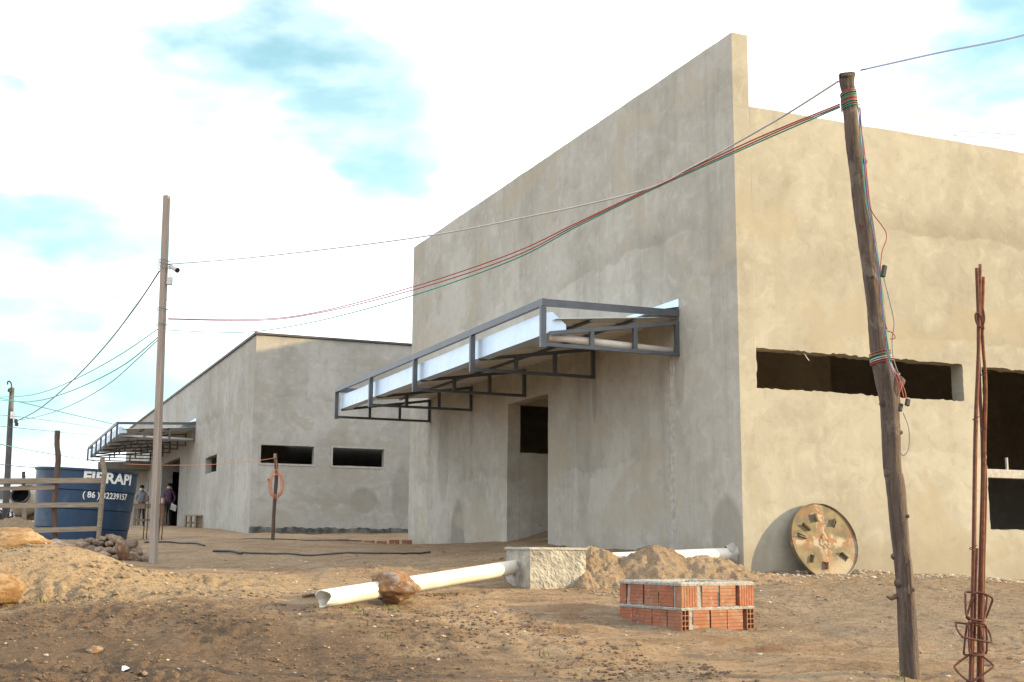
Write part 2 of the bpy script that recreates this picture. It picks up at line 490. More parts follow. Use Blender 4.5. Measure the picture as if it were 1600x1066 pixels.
class MB:
    def __init__(self):
        self.v = []
        self.f = []
        self.mi = []

    def add(self, verts, faces, mi=0):
        k = len(self.v)
        self.v.extend([tuple(p) for p in verts])
        for f in faces:
            self.f.append(tuple(i + k for i in f))
            self.mi.append(mi)
        return self

    def box(self, c, s, R=None, mi=0, taper=1.0):
        hx, hy, hz = s[0] / 2, s[1] / 2, s[2] / 2
        vs = []
        for z in (-1, 1):
            k = taper if z > 0 else 1.0
            for x, y in ((-1, -1), (1, -1), (1, 1), (-1, 1)):
                p = Vector((x * hx * k, y * hy * k, z * hz))
                if R is not None:
                    p = R @ p
                vs.append((p.x + c[0], p.y + c[1], p.z + c[2]))
        return self.add(vs, [(3, 2, 1, 0), (4, 5, 6, 7), (0, 1, 5, 4), (1, 2, 6, 5), (2, 3, 7, 6), (3, 0, 4, 7)], mi)

    def bar(self, a, b, w, h, up=(0, 0, 1), mi=0):
        a, b = Vector(a), Vector(b)
        d = (b - a)
        L = d.length
        d.normalize()
        u = Vector(up)
        s = d.cross(u)
        if s.length < 1e-4:
            s = d.cross(Vector((0, 1, 0)))
        s.normalize()
        u = s.cross(d)
        R = Matrix((d, s, u)).transposed()
        return self.box((a + b) / 2, (L, w, h), R, mi)

    def tube(self, pts, r, n=8, cap=True, mi=0, jit=0.0):
        pts = [Vector(p) for p in pts]
        if not hasattr(r, '__len__'):
            r = [r] * len(pts)
        k0 = len(self.v)
        ref = None
        for i, p in enumerate(pts):
            d = (pts[min(i + 1, len(pts) - 1)] - pts[max(i - 1, 0)]).normalized()
            if ref is None:
                ref = d.cross(Vector((0, 0, 1)))
                if ref.length < 1e-3:
                    ref = d.cross(Vector((0, 1, 0)))
            ref = (ref - d * ref.dot(d)).normalized()
            q = d.cross(ref)
            for j in range(n):
                a = 2 * math.pi * j / n
                rr = r[i] * (1 + (random.uniform(-jit, jit) if jit else 0))
                e = p + (ref * math.cos(a) + q * math.sin(a)) * rr
                self.v.append((e.x, e.y, e.z))
        for i in range(len(pts) - 1):
            for j in range(n):
                a = k0 + i * n + j
                b = k0 + i * n + (j + 1) % n
                self.f.append((a, b, b + n, a + n)); self.mi.append(mi)
        if cap:
            self.f.append(tuple(k0 + j for j in range(n - 1, -1, -1))); self.mi.append(mi)
            e = k0 + (len(pts) - 1) * n
            self.f.append(tuple(e + j for j in range(n))); self.mi.append(mi)
        return self

    def lathe(self, prof, n=48, c=(0, 0, 0), R=None, mi=0, close=False):
        k0 = len(self.v)
        for r, z in prof:
            for j in range(n):
                a = 2 * math.pi * j / n
                p = Vector((r * math.cos(a), r * math.sin(a), z))
                if R is not None:
                    p = R @ p
                self.v.append((p.x + c[0], p.y + c[1], p.z + c[2]))
        for i in range(len(prof) - 1):
            for j in range(n):
                a = k0 + i * n + j
                b = k0 + i * n + (j + 1) % n
                self.f.append((a, b, b + n, a + n)); self.mi.append(mi)
        return self

    def build(self, name, mat, parent=None, smooth=False, bevel=0.0, kind=None):
        me = bpy.data.meshes.new(name)
        o0 = origin_of(parent)
        me.from_pydata([(x - o0.x, y - o0.y, z - o0.z) for x, y, z in self.v], [], self.f)
        mats = mat if isinstance(mat, (list, tuple)) else [mat]
        for m in mats:
            me.materials.append(M[m])
        if len(mats) > 1:
            me.polygons.foreach_set('material_index', self.mi)
        if smooth:
            me.polygons.foreach_set('use_smooth', [True] * len(me.polygons))
        me.update()
        o = bpy.data.objects.new(name, me)
        COL.objects.link(o)
        if parent is not None:
            o.parent = parent
        if bevel:
            b = o.modifiers.new('bevel', 'BEVEL')
            b.width = bevel
            b.segments = 2
            b.limit_method = 'ANGLE'
        if kind:
            o['kind'] = kind
        return o


def recentre(o):
    """move a free-standing mesh's origin to its base"""
    me = o.data
    n = len(me.vertices)
    co = np.empty(n * 3); me.vertices.foreach_get('co', co); co = co.reshape(-1, 3)
    c = (co.min(0) + co.max(0)) / 2
    c[2] = co[:, 2].min()
    me.vertices.foreach_set('co', (co - c).ravel())
    o.location = Vector(o.location) + Vector(c)
    me.update()
    return o


def smooth_path(pts, k=6):
    P = [Vector(p) for p in pts]
    out = []
    for i in range(len(P) - 1):
        p0, p1, p2, p3 = P[max(i - 1, 0)], P[i], P[i + 1], P[min(i + 2, len(P) - 1)]
        for j in range(k):
            t = j / k
            out.append(0.5 * ((2 * p1) + (p2 - p0) * t + (2 * p0 - 5 * p1 + 4 * p2 - p3) * t * t + (3 * p1 - p0 - 3 * p2 + p3) * t ** 3))
    out.append(P[-1])
    return out


# numpy gradient noise
_perm = rng.permutation(512)
_g2 = np.stack([np.cos(np.arange(64) * 2 * np.pi / 64), np.sin(np.arange(64) * 2 * np.pi / 64)], 1)


def pn(x, y, s=0):
    xi = np.floor(x).astype(int); yi = np.floor(y).astype(int)
    xf = x - xi; yf = y - yi

    def g(a, b):
        h = _perm[(_perm[(a + s * 37) & 511] + b) & 511] & 63
        return _g2[h]
    u = xf ** 3 * (xf * (xf * 6 - 15) + 10); v = yf ** 3 * (yf * (yf * 6 - 15) + 10)

    def dot(a, b, fx, fy):
        q = g(a, b)
        return q[..., 0] * fx + q[..., 1] * fy
    n00 = dot(xi, yi, xf, yf); n10 = dot(xi + 1, yi, xf - 1, yf)
    n01 = dot(xi, yi + 1, xf, yf - 1); n11 = dot(xi + 1, yi + 1, xf - 1, yf - 1)
    return (n00 * (1 - u) + n10 * u) * (1 - v) + (n01 * (1 - u) + n11 * u) * v


# ------------------------------------------------------------------ terrain
CP = np.array([
    (0, 0, -.03), (0, 1.7, .16), (0, 3.6, .20), (0, 5.6, .27), (0, 7.3, .31), (0, 10.2, .25), (0, 12.75, .27), (2.3, 0, -.06), (4.4, 0, -.15), (8, 0, -.25), (14, 0, -.3),
    (.5, 7.2, .44), (1, 6.9, .56), (1.6, 6.2, .55), (6, 6.5, .45), (14, 8, .1),
    (-1.4, 4.5, .13), (-1.6, 8.5, .26), (-1.5, 1.0, .02),
    (-2.76, -3.03, -.51), (-1.9, -2.9, -.49), (-2.88, -2.2, -.40), (-2.9, -6.2, -.575), (-4, -8.1, -.78), (-5.2, -5.2, -.63), (-8.26, -3.9, -.66), (1.5, -4.2, -.45), (4, -7, -.65), (9, -5, -.5),
    (-5.69, -2.06, -.31), (-4.85, -1.63, -.29), (-3.0, -.45, -.20), (-2.38, -.72, -.20), (-6.26, 4.8, -.02), (-7.2, 5.7, .05),
    (-4.5, 2.5, -.06), (-6.5, 2.6, -.10), (-5.6, 1.0, -.13), (-6.3, -.6, -.20), (-9.5, 2.5, -.05), (-10, -1, -.35),
    (-3.2, 11.1, .32), (-7.2, 10.7, .26), (-6.5, 10.1, .30), (-10.5, 10.7, .24), (-6.5, 14.7, .26), (-9, 18, .50), (-7.4, 19.7, .60), (-4, 16, .42), (-5, 22, .62),
    (-1.4, 22.86, .55), (3.4, 22.86, .62), (8, 22, .6), (-1.4, 33, .86), (-1.5, 40, .93), (-4.5, 33, .86), (-7.2, 39.5, .82), (-12, 40, .75), (-3, 50, .95), (-15, 20, .5), (-16, 5, .1),
    (-8.46, -12.75, -1.12), (-14, -10, -1.05), (0, -12, -.95), (10, -12, -.9), (-16, 58, .8), (14, 58, .9), (14, 30, .8), (-14, -4, -.6)])


def _tps(r2):
    return 0.5 * r2 * np.log(r2 + 1e-9)


_n = len(CP)
_A = np.zeros((_n + 3, _n + 3))
_d2 = ((CP[:, None, :2] - CP[None, :, :2]) ** 2).sum(-1)
_A[:_n, :_n] = _tps(_d2) + np.eye(_n) * 0.06
_A[:_n, _n] = 1; _A[:_n, _n + 1:] = CP[:, :2]
_A[_n, :_n] = 1; _A[_n + 1:, :_n] = CP[:, :2].T
_w = np.linalg.solve(_A, np.concatenate([CP[:, 2], np.zeros(3)]))


def base_h(x, y):
    x = np.clip(x, -18, 16); y = np.clip(y, -15, 58)
    z = _w[_n] + _w[_n + 1] * x + _w[_n + 2] * y
    for i in range(_n):
        z = z + _w[i] * _tps((x - CP[i, 0]) ** 2 + (y - CP[i, 1]) ** 2)
    # spoil bank on the left
    for cx, cy, rx, ry, h in ((-8.3, .60, 1.05, .75, .19), (-7.75, .55, .55, .45, .10), (-7.55, .40, .62, .55, .15), (-9.6, .7, 1.3, .9, .20), (-6.95, .05, .6, .5, .06), (-7.6, -2.1, 1.6, .55, .07), (-5.9, -2.9, 1.0, .5, .06)):
        z = z + h * np.exp(-(((x - cx) / rx) ** 2 + ((y - cy) / ry) ** 2))
    return z


def ground_h(x, y, fine=True):
    x = np.asarray(x, float); y = np.asarray(y, float)
    z = base_h(x, y)
    far = np.clip(1.2 - np.maximum(np.abs(x + 3) - 15, np.abs(y - 6) - 24) / 20, 0, 1)
    z = z + far * (0.055 * pn(x * .8, y * .8, 1) + 0.040 * pn(x * 1.9, y * 1.9, 2))
    if fine:
        bank = np.exp(-(((x + 8.4) / 2.4) ** 2 + ((y - .2) / 1.6) ** 2))
        fore = np.exp(-(((x + 7.6) / 3.2) ** 2 + ((y + 3.0) / 2.2) ** 2))
        patch = np.clip(.55 + 1.6 * pn(x * .9 + 4, y * .9, 10) + .8 * pn(x * 2.3, y * 2.3, 11), .12, 1.7)
        amp = (0.50 + 1.25 * bank + .75 * fore) * patch
        n = 0.030 * pn(x * 4.3, y * 4.3, 3) + 0.020 * pn(x * 9.5, y * 9.5, 4) + 0.014 * pn(x * 19.0, y * 19.0, 5) + 0.010 * np.abs(pn(x * 34.0, y * 34.0, 8)) + 0.006 * pn(x * 41.0, y * 41.0, 9)
        r = 1 - np.abs(pn(x * 6.1 + 9, y * 6.1, 6)) * 2
        n = n + 0.016 * np.clip(r, 0, 1) ** 3
        # wheel ruts worn along the approach
        rut = pn(x * .5 + y * 1.7, y * .4, 7)
        n = n - 0.022 * np.exp(-(rut / .07) ** 2)
        # a vehicle's pair of wheel tracks curving in between the halls
        for off in (-.72, .72):
            xc = -6.0 + off + .16 * (y + 6) + .010 * (y + 6) ** 2
            dd = np.abs(x - xc - .05 * pn(y * .7, y * 0 + off, 12))
            tr = np.clip(1 - (dd / .17) ** 4, 0, 1) * np.clip((8 - y) / 3, 0, 1)
            lug = .006 * np.sign(np.sin(y * 42 + np.where(x > xc, 1, -1) * (x - xc) * 22))
            z = z - far * tr * (.007 - .5 * lug * np.clip(pn(x * 1.3, y * 1.3, 13) * 3 + .4, 0, 1))
            z = z + far * .004 * np.exp(-((dd - .22) / .05) ** 2) * np.clip((8 - y) / 3, 0, 1)
            amp = amp * (1 - .65 * tr)
        z = z + far * amp * n
    return z


def G(x, y):
    return float(ground_h(np.array([x]), np.array([y]))[0])


def stretch(a, b, step, lo, hi, grow=1.22):
    mid = list(np.arange(a, b, step))
    left = []; s = step; p = a
    while p > lo:
        s *= grow; p -= s; left.append(p)
    right = []; s = step; p = mid[-1]
    while p < hi:
        s *= grow; p += s; right.append(p)
    return np.array(left[::-1] + mid + right)


gx = stretch(-10.6, 5.0, 0.024, -2500, 2500)
gy = stretch(-6.3, 2.6, 0.024, -2500, 2500, 1.10)
X, Y = np.meshgrid(gx, gy)
Z = ground_h(X, Y)
nx, ny = len(gx), len(gy)
idx = np.arange(nx * ny).reshape(ny, nx)
quads = np.stack([idx[:-1, :-1], idx[:-1, 1:], idx[1:, 1:], idx[1:, :-1]], -1).reshape(-1, 4)
me = bpy.data.meshes.new('ground')
me.vertices.add(nx * ny)
me.vertices.foreach_set('co', np.stack([X, Y, Z], -1).ravel())
me.loops.add(quads.size)
me.loops.foreach_set('vertex_index', quads.ravel())
me.polygons.add(len(quads))
me.polygons.foreach_set('loop_start', np.arange(0, quads.size, 4))
me.polygons.foreach_set('loop_total', np.full(len(quads), 4))
me.polygons.foreach_set('use_smooth', np.ones(len(quads), bool))
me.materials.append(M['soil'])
me.update(calc_edges=True)
go = bpy.data.objects.new('ground', me)
COL.objects.link(go)
tag(go, 'bare sandy brown building-site ground, rutted and strewn with clods', kind='structure')


# ------------------------------------------------------------------ walls
def axis_cuts(lo, hi, step, extra):
    pts = {round(lo, 4), round(hi, 4)} | {round(e, 4) for e in extra if lo < e < hi}
    pts = sorted(pts)
    out = []
    for a, b in zip(pts[:-1], pts[1:]):
        k = max(1, int(round((b - a) / step)))
        out += [a + (b - a) * i / k for i in range(k)]
    return out + [pts[-1]]


def wall(name, mat, parent, axis, a0, a1, z0, z1, p0, p1, holes=(), step=0.09, jit=0.012, top=None):
    """wall panel running along axis ('x' or 'y') from a0 to a1, between planes p0 (outer) and p1; holes (a,b,za,zb)"""
    A = axis_cuts(a0, a1, step, [h[0] for h in holes] + [h[1] for h in holes])
    Zc = axis_cuts(z0, z1, step, [h[2] for h in holes] + [h[3] for h in holes])
    na, nz = len(A), len(Zc)
    A_ = np.array(A); Z_ = np.array(Zc)
    solid = np.ones((na - 1, nz - 1), bool)
    am = (A_[:-1] + A_[1:]) / 2; zm = (Z_[:-1] + Z_[1:]) / 2
    for h in holes:
        solid &= ~(((am > h[0]) & (am < h[1]))[:, None] & ((zm > h[2]) & (zm < h[3]))[None, :])
    AA, ZZ = np.meshgrid(A_, Z_, indexing='ij')
    JA = np.zeros_like(AA); JZ = np.zeros_like(ZZ); JP = np.zeros_like(AA)
    sd = (abs(hash(name)) % 7) if False else len(name) % 7
    for h in holes:
        on_a = ((np.abs(AA - h[0]) < 1e-3) | (np.abs(AA - h[1]) < 1e-3)) & (ZZ >= h[2] - 1e-3) & (ZZ <= h[3] + 1e-3)
        on_z = ((np.abs(ZZ - h[2]) < 1e-3) | (np.abs(ZZ - h[3]) < 1e-3)) & (AA >= h[0] - 1e-3) & (AA <= h[1] + 1e-3)
        JA += on_a * (.8 * pn(ZZ * 2.7, AA * 3.1, sd) + .7 * pn(ZZ * 11.3, AA * 3.1, sd + 1) + .35 * rng.uniform(-1, 1, AA.shape) * (pn(ZZ * 1.9, AA, 3) > 0)) * jit
        JZ += on_z * (.8 * pn(AA * 2.1, ZZ * 3.1, sd + 2) + .8 * pn(AA * 10.7, ZZ * 3.1, sd + 3) + .45 * rng.uniform(-1, 1, AA.shape) * (pn(AA * 1.7, ZZ, 4) > -.1)) * jit
    topm = np.abs(ZZ - z1) < 1e-3
    JZ += topm * (pn(AA * 1.7, AA * 0 + 3.3, 4) * .010 + pn(AA * 7, AA * 0 + 1.3, 4) * .005)
    JP = 0.004 * pn(AA * 1.3, ZZ * 1.3, 5) + 0.0025 * pn(AA * 4.1, ZZ * 4.1, 6)
    s = 1.0 if p1 > p0 else -1.0
    edge = (AA - a0 < 1e-3) | (a1 - AA < 1e-3)
    JP = np.where(edge, 0.0, JP)

    def co(P, jp):
        out = []
        for i in range(na):
            for k in range(nz):
                a = AA[i, k] + JA[i, k]; z = ZZ[i, k] + JZ[i, k]; p = P + s * jp[i, k]
                out.append((a, p, z) if axis == 'x' else (p, a, z))
        return out
    mb = MB()
    V = co(p0, JP) + co(p1, JP * 0)
    N = na * nz
    F = []

    def q(a, b, c, d, flip):
        F.append((d, c, b, a) if flip else (a, b, c, d))
    fl = (axis == 'y') == (s > 0)
    fl = not fl
    I = lambda i, k: i * nz + k
    for i in range(na - 1):
        for k in range(nz - 1):
            if not solid[i, k]:
                continue
            q(I(i, k), I(i, k + 1), I(i + 1, k + 1), I(i + 1, k), fl)
            q(N + I(i, k), N + I(i + 1, k), N + I(i + 1, k + 1), N + I(i, k + 1), fl)
            if i == 0 or not solid[i - 1, k]:
                q(I(i, k), N + I(i, k), N + I(i, k + 1), I(i, k + 1), fl)
            if i == na - 2 or not solid[i + 1, k]:
                q(I(i + 1, k), I(i + 1, k + 1), N + I(i + 1, k + 1), N + I(i + 1, k), fl)
            if k == 0 or not solid[i, k - 1]:
                q(I(i, k), I(i + 1, k), N + I(i + 1, k), N + I(i, k), fl)
            if k == nz - 2 or not solid[i, k + 1]:
                q(I(i, k + 1), N + I(i, k + 1), N + I(i + 1, k + 1), I(i + 1, k + 1), fl)
    mb.add(V, F)
    o = mb.build(name, mat, parent)
    bm = bmesh.new(); bm.from_mesh(o.data)
    bmesh.ops.recalc_face_normals(bm, faces=bm.faces)
    bm.to_mesh(o.data); bm.free()
    return o


# main hall -----------------------------------------------------------------
hall = thing('market_hall', 'large grey cement-plastered hall with tall side wall, long slot window and steel canopy in front', 'building', (0, 0, -.05))
sw = wall('side_wall', 'plaster', hall, 'y', 0, 12.75, -0.7, 6.78, 0.0, 0.24, [(5.61, 7.31, -0.7, 2.72)], 0.085)
sw.data.materials.append(M['plaster_front'])
for p_ in sw.data.polygons:                       # the wall's end is plastered together with the front
    if p_.normal.y < -.9 and p_.center.y < .03:
        p_.material_index = 1
wall('front_wall', 'plaster_front', hall, 'x', 0.24, 7.6, -0.7, 5.82, 0.0, 0.22, [(0.252, 3.535, 2.19, 2.69), (3.865, 6.8, 0.505, 2.675)], 0.045, 0.022)
wall('front_wall', 'plaster_front', hall, 'x', 7.6, 20.0, -0.7, 5.82, 0.0, 0.22, [(8.4, 11.3, .505, 2.675), (12.6, 15.5, .505, 2.675), (16.4, 19.2, .505, 2.675)], 0.6)  # openings out of view, added to let light into the interior
wall('rear_wall', 'plaster', hall, 'x', 0.24, 20.0, -0.7, 5.82, 12.75, 12.53, [], 0.6)
wall('end_wall', 'plaster', hall, 'y', 0.22, 12.53, -0.7, 5.82, 20.0, 19.78, [], 0.6)
wall('partition', 'plaster', hall, 'x', 0.243, 7.0, -0.7, 5.2, 7.31, 7.46, [(0.2431, 2.3, 1.872, 2.725)], 0.12, 0.012)
mb = MB(); mb.box((10.0, 6.37, 5.45), (19.5, 12.3, 0.06)); mb.build('roof', 'roof_sheet', hall)
for y in (2.2, 4.8):
    mb = MB()
    mb.bar((0.3, y, 4.55), (19.7, y, 4.55), .07, .09); mb.bar((0.3, y, 5.3), (19.7, y, 5.3), .07, .09)
    for i in range(16):
        xa = .4 + i * 1.2
        mb.bar((xa, y, 4.55), (xa + .6, y, 5.3), .04, .05); mb.bar((xa + .6, y, 5.3), (xa + 1.2, y, 4.55), .04, .05)
    mb.build('roof_truss', 'steel', hall)
mb = MB(); mb.box((5.33, .12, 1.25), (2.92, .12, .115)); mb.build('opening_beam', 'cement', hall, bevel=.006)
mb = MB(); mb.box((4.34, .13, 1.39), (.025, .03, .17)); mb.build('beam_stub', 'cement', hall)
mb = MB(); mb.box((3.885, .12, 1.41), (.03, .10, .20)); mb.build('beam_stub', 'cement', hall)
# plastered chase over the rainwater pipe
mb = MB()
zs = np.linspace(-.1, 2.79, 60)
prof = [(-.085, .001), (-.062, .010), (-.045, .004), (-.035, .016), (0, .024), (.035, .016), (.045, .004), (.066, .011), (.09, .001)]
vv = []; ff = []
for i, z in enumerate(zs):
    for j, (a, h) in enumerate(prof):
        w = a + (.016 * math.sin(i * .9 + j) + random.uniform(-.006, .006) if j in (0, 8) else random.uniform(-.003, .003) if j in (1, 7) else 0)
        vv.append((-h - (0), 1.63 - (2.79 - z) * -.012 + w, z))
for i in range(len(zs) - 1):
    for j in range(len(prof) - 1):
        a = i * 9 + j
        ff.append((a, a + 1, a + 10, a + 9))
mb.add(vv, ff).build('pipe_chase', 'cement', hall, smooth=False)
# thin wire ends hanging in the slot window
MB().tube([(1.0, .05, 2.69), (1.03, .03, 2.62), (1.06, .03, 2.585)], .006, 5).build('wire_end', 'white_wire', hall)

# second hall ----------------------------------------------------------------
XB, YB = -1.40, 22.86
hall2 = thing('market_hall', 'smaller grey plastered hall in the background with dark roof edging and two slot windows', 'building', (XB, YB, .5))
wall('side_wall', 'plaster_far', hall2, 'y', YB, 57.0, 0.0, 6.27, XB, XB + .22, [(28.62, 30.85, 2.62, 3.18), (36.9, 42.0, 0.0, 3.60)], 0.2, .02)
wall('front_wall', 'plaster_far', hall2, 'x', XB + .22, 7.0, 0.0, 6.27, YB, YB + .2, [(-1.14, .41, 2.56, 3.08), (.98, 2.545, 2.55, 3.075)], 0.12, .012)
wall('front_wall', 'plaster_far', hall2, 'x', 7.0, 18.0, 0.0, 6.27, YB, YB + .2, [], 0.8)
wall('rear_wall', 'plaster_far', hall2, 'x', XB + .22, 18.0, 0.0, 6.27, 57.0, 56.8, [], 0.8)
wall('end_wall', 'plaster_far', hall2, 'y', YB + .2, 56.8, 0.0, 6.27, 18.0, 17.8, [], 0.8)
wall('partition', 'plaster_far', hall2, 'x', XB + .223, 4.0, 0.0, 5.6, 42.0, 42.15, [(-.95, 1.5, .9, 3.3)], 0.5)
mb = MB(); mb.box((8.3, 39.9, 5.9), (19.2, 33.6, .06)); mb.build('roof', 'roof_sheet', hall2)
mb = MB(); mb.box((XB + .10, (YB + 57) / 2, 6.31), (.30, 34.25, .075)); mb.build('coping', 'coping', hall2)
mb = MB(); mb.box((8.15, YB + .09, 6.313), (19.2, .30, .06)); mb.build('coping', 'coping', hall2)
# waterproofing band at the foot of the front wall
xs = np.linspace(XB + .02, 4.6, 120)
vv = []; ff = []
for i, x in enumerate(xs):
    h = .735 + .02 * math.sin(i * .31) + .012 * math.sin(i * 1.3)
    vv += [(x, YB - .03, .2), (x, YB - .022, h - .05), (x, YB - .012, h)]
    if i:
        a = (i - 1) * 3
        ff += [(a, a + 3, a + 4, a + 1), (a + 1, a + 4, a + 5, a + 2)]
MB().add(vv, ff).build('waterproof_band', 'bitumen', hall2)
# thin rim of cement round the window
mb = MB()
for (a, b, c, d) in ((-1.14, .41, 2.56, 3.08), (.98, 2.545, 2.55, 3.075)):
    for z in (c - .03, d + .03):
        mb.box(((a + b) / 2, YB - .006, z), (b - a + .12, .02, .055))
    for x in (a - .03, b + .03):
        mb.box((x, YB - .006, (c + d) / 2), (.055, .018, d - c + .004))
    mb.build('window_rim', 'cement', hall2); mb = MB()

# unseen hall, added to throw the shade on the smaller hall
ratio = SUN.z / SUN.x
shade_hall = thing('market_hall', 'unseen taller hall added behind the large one to shade the smaller', 'building', (12, 13.2, .3))
zt = 5.762 + ratio * (12 + 1.459)
wall('side_wall', 'plaster_far', shade_hall, 'y', 13.3, 27.0, 0.0, zt, 12.0, 12.2, [], 1.0, 0)
wall('front_wall', 'plaster_far', shade_hall, 'x', 12.2, 22.0, 0.0, zt - .9, 13.3, 13.5, [], 1.0, 0)
wall('rear_wall', 'plaster_far', shade_hall, 'x', 12.2, 22.0, 0.0, zt - .9, 27.0, 26.8, [], 1.0, 0)
wall('end_wall', 'plaster_far', shade_hall, 'y', 13.5, 26.8, 0.0, zt - .9, 22.0, 21.8, [], 1.0, 0)
mb = MB(); mb.box((17, 20.15, zt - 1.3), (9.6, 13.3, .06)); mb.build('roof', 'roof_sheet', shade_hall)


# ------------------------------------------------------------------ canopies
def canopy(label, xw, proj, ys, zb, zrail, zwall, sheet_pitch):
    t = thing('steel_canopy', label, 'canopy', (xw, ys[0], zb))
    xf = xw - proj
    y0, y1 = ys[0], ys[-1]
    zf = zb + .15                     # sloping chord at the front
    zw = zb + .43
    for i, y in enumerate(ys):
        tr = MB().bar((xf + .03, y, zb), (xw, y, zb), .05, .045).build('truss', 'steel', t)
        MB().bar((xf + .10, y, zf), (xw, y, zw), .05, .05, mi=0).build('sloping_chord', 'steel', tr)
        for k in (1, 2, 3):
            x = xf + .06 + (proj - .09) * k / 3
            zc = zf + (zw - zf) * (x - xf - .10) / (proj - .10)
            MB().bar((x, y, zb + .0225), (x, y, zc - .024), .055, .05, up=(0, 1, 0)).build('strut', 'steel', tr)
        MB().bar((xf, y, zb - .04), (xf, y, zrail - .047), .075, .055, up=(0, 1, 0)).build('front_post', 'steel', tr)
    MB().bar((xf, y0 - .035, zrail), (xf, y1 + .035, zrail), .055, .092).build('top_rail', 'steel', t)
    for y in (y0, y1):
        MB().bar((xf + .029, y, zrail - .001), (xw, y, zwall + .0), .055, .09).build('side_rail', 'steel', t)
    # box gutter
    g = MB()
    ga, gb = xf + .075, xf + .25
    gz0, gz1 = zb + .155, zrail - .115
    n = 14
    vv = []; ff = []
    for i in range(n + 1):
        y = y0 + .05 + (y1 - y0 - .1) * i / n
        dz = .006 * math.sin(i * 1.9); dx = .006 * math.sin(i * 2.7)
        vv += [(gb, y, gz1 - .02), (gb, y, gz0), (ga + dx, y, gz0), (ga + dx, y, gz1 + dz), (ga + .02 + dx, y, gz1 + dz)]
        if i:
            a = (i - 1) * 5
            ff += [(a + j, a + j + 1, a + j + 6, a + j + 5) for j in range(4)]
    g.add(vv, ff)
    go_ = g.build('gutter', 'zinc', t)
    for y in (y0 + .045, y1 - .045):
        MB().add([(ga, y, gz0), (gb + .10, y, gz0), (gb + .10, y, gz0 + .13), (ga + .08, y, gz1 + .01), (ga, y, gz1)] + [(ga, y + .006, gz0), (gb + .10, y + .006, gz0), (gb + .10, y + .006, gz0 + .13), (ga + .08, y + .006, gz1 + .01), (ga, y + .006, gz1)],
                 [(0, 1, 2, 3, 4), (9, 8, 7, 6, 5)] + [(i, i + 5, (i + 1) % 5 + 5, (i + 1) % 5) for i in range(5)]).build('end_cap', 'zinc', go_)
    # corrugated roof sheet
    vv = []; ff = []
    prof = [(0, 0), (.10, 0), (.14, .032), (.21, .032), (.25, 0)]
    Ys = []
    y = y0 - .03
    while y < y1 + .03:
        for a, h in prof[:-1]:
            Ys.append((y + a * sheet_pitch / .25, h))
        y += sheet_pitch
    xa, xb_ = xf + .17, xw - .01
    za, zb2 = zb + .335, zb + .495
    for (y, h) in Ys:
        for th in (0, .004):
            vv += [(xa, y, za + h + th), (xb_, y, zb2 + h + th)]
    for i in range(len(Ys) - 1):
        a = i * 4
        ff += [(a, a + 1, a + 5, a + 4), (a + 2, a + 6, a + 7, a + 3), (a, a + 4, a + 6, a + 2), (a + 1, a + 3, a + 7, a + 5)]
    MB().add(vv, ff).build('roof_sheet', 'roof_sheet', t)
    for k in (1, 2):
        x = xf + .06 + (proj - .09) * k / 3
        zc = zf + (zw - zf) * (x - xf - .10) / (proj - .10) 
        zc = zb + .335 + .16 * (x - xf - .17) / (proj - .18) - .02
        MB().bar((x, y0, zc), (x, y1, zc), .05, .03).build('purlin', 'steel', t)
    MB().add([(xw - .30, y0 - .02, zwall + .03), (xw - .005, y0 - .02, zwall + .09), (xw - .005, y0 - .02, zwall + .20), (xw - .005, y1, zwall + .20), (xw - .005, y1, zwall + .09), (xw - .30, y1, zwall + .03)],
             [(0, 1, 4, 5), (1, 2, 3, 4)]).build('flashing', 'zinc', t)
    MB().tube([(xf + .16, y0 + .10, zb + .125), (xw - .05, y0 + .10, zb + .055)], .05, 16).build('drain_pipe', 'pvc', t, smooth=True)
    return t


canopy('grey steel canopy with white gutter over the doorway of the large hall', 0.0, 2.0, [1.43, 3.92, 6.53, 9.06, 11.45], 2.785, 3.33, 3.345, .25)
canopy('grey steel canopy on the smaller hall behind the wooden post', XB, 2.75, [33.4 + 2.13 * i for i in range(7)], 3.96, 4.50, 4.60, .5)

# ------------------------------------------------------------------ rocks
def rock_mesh(seed, sub=3, cuts=6, rough=0.10):
    r = random.Random(seed)
    bm = bmesh.new()
    bmesh.ops.create_icosphere(bm, subdivisions=sub, radius=1.0)
    planes = []
    for _ in range(cuts):
        n = Vector((r.gauss(0, 1), r.gauss(0, 1), r.gauss(0, 1))).normalized()
        planes.append((n, r.uniform(.62, .92)))
    off = Vector((r.uniform(-9, 9), r.uniform(-9, 9), r.uniform(-9, 9)))
    from mathutils import noise as mn
    for v in bm.verts:
        p = v.co.copy()
        for n, d in planes:
            k = p.dot(n) - d
            if k > 0:
                p -= n * k * .92
        p += v.co * (mn.noise(v.co * 1.6 + off) * rough * 1.6 + mn.noise(v.co * 4.5 + off) * rough * .7 + mn.noise(v.co * 9 + off) * rough * .3)
        v.co = p
    me = bpy.data.meshes.new('stone')
    bm.to_mesh(me); bm.free()
    me.polygons.foreach_set('use_smooth', [True] * len(me.polygons))
    return me


ROCKS = [rock_mesh(i, 3, 14, .05) for i in range(9)]


def stone(x, y, z, sx_, sy_, sz_, rot, mat, label, group=None, mesh=None, name='stone', cat='stone', own=None):
    me_ = (mesh or random.choice(ROCKS)) if own is None else rock_mesh(own, 4, 10, .10)
    me_ = me_.copy() if not me_.materials else me_
    if not me_.materials:
        me_.materials.append(M[mat])
    o = bpy.data.objects.new(name, me_)
    o.location = (x, y, z); o.scale = (sx_, sy_, sz_); o.rotation_euler = rot
    COL.objects.link(o)
    return tag(o, label, cat, group)


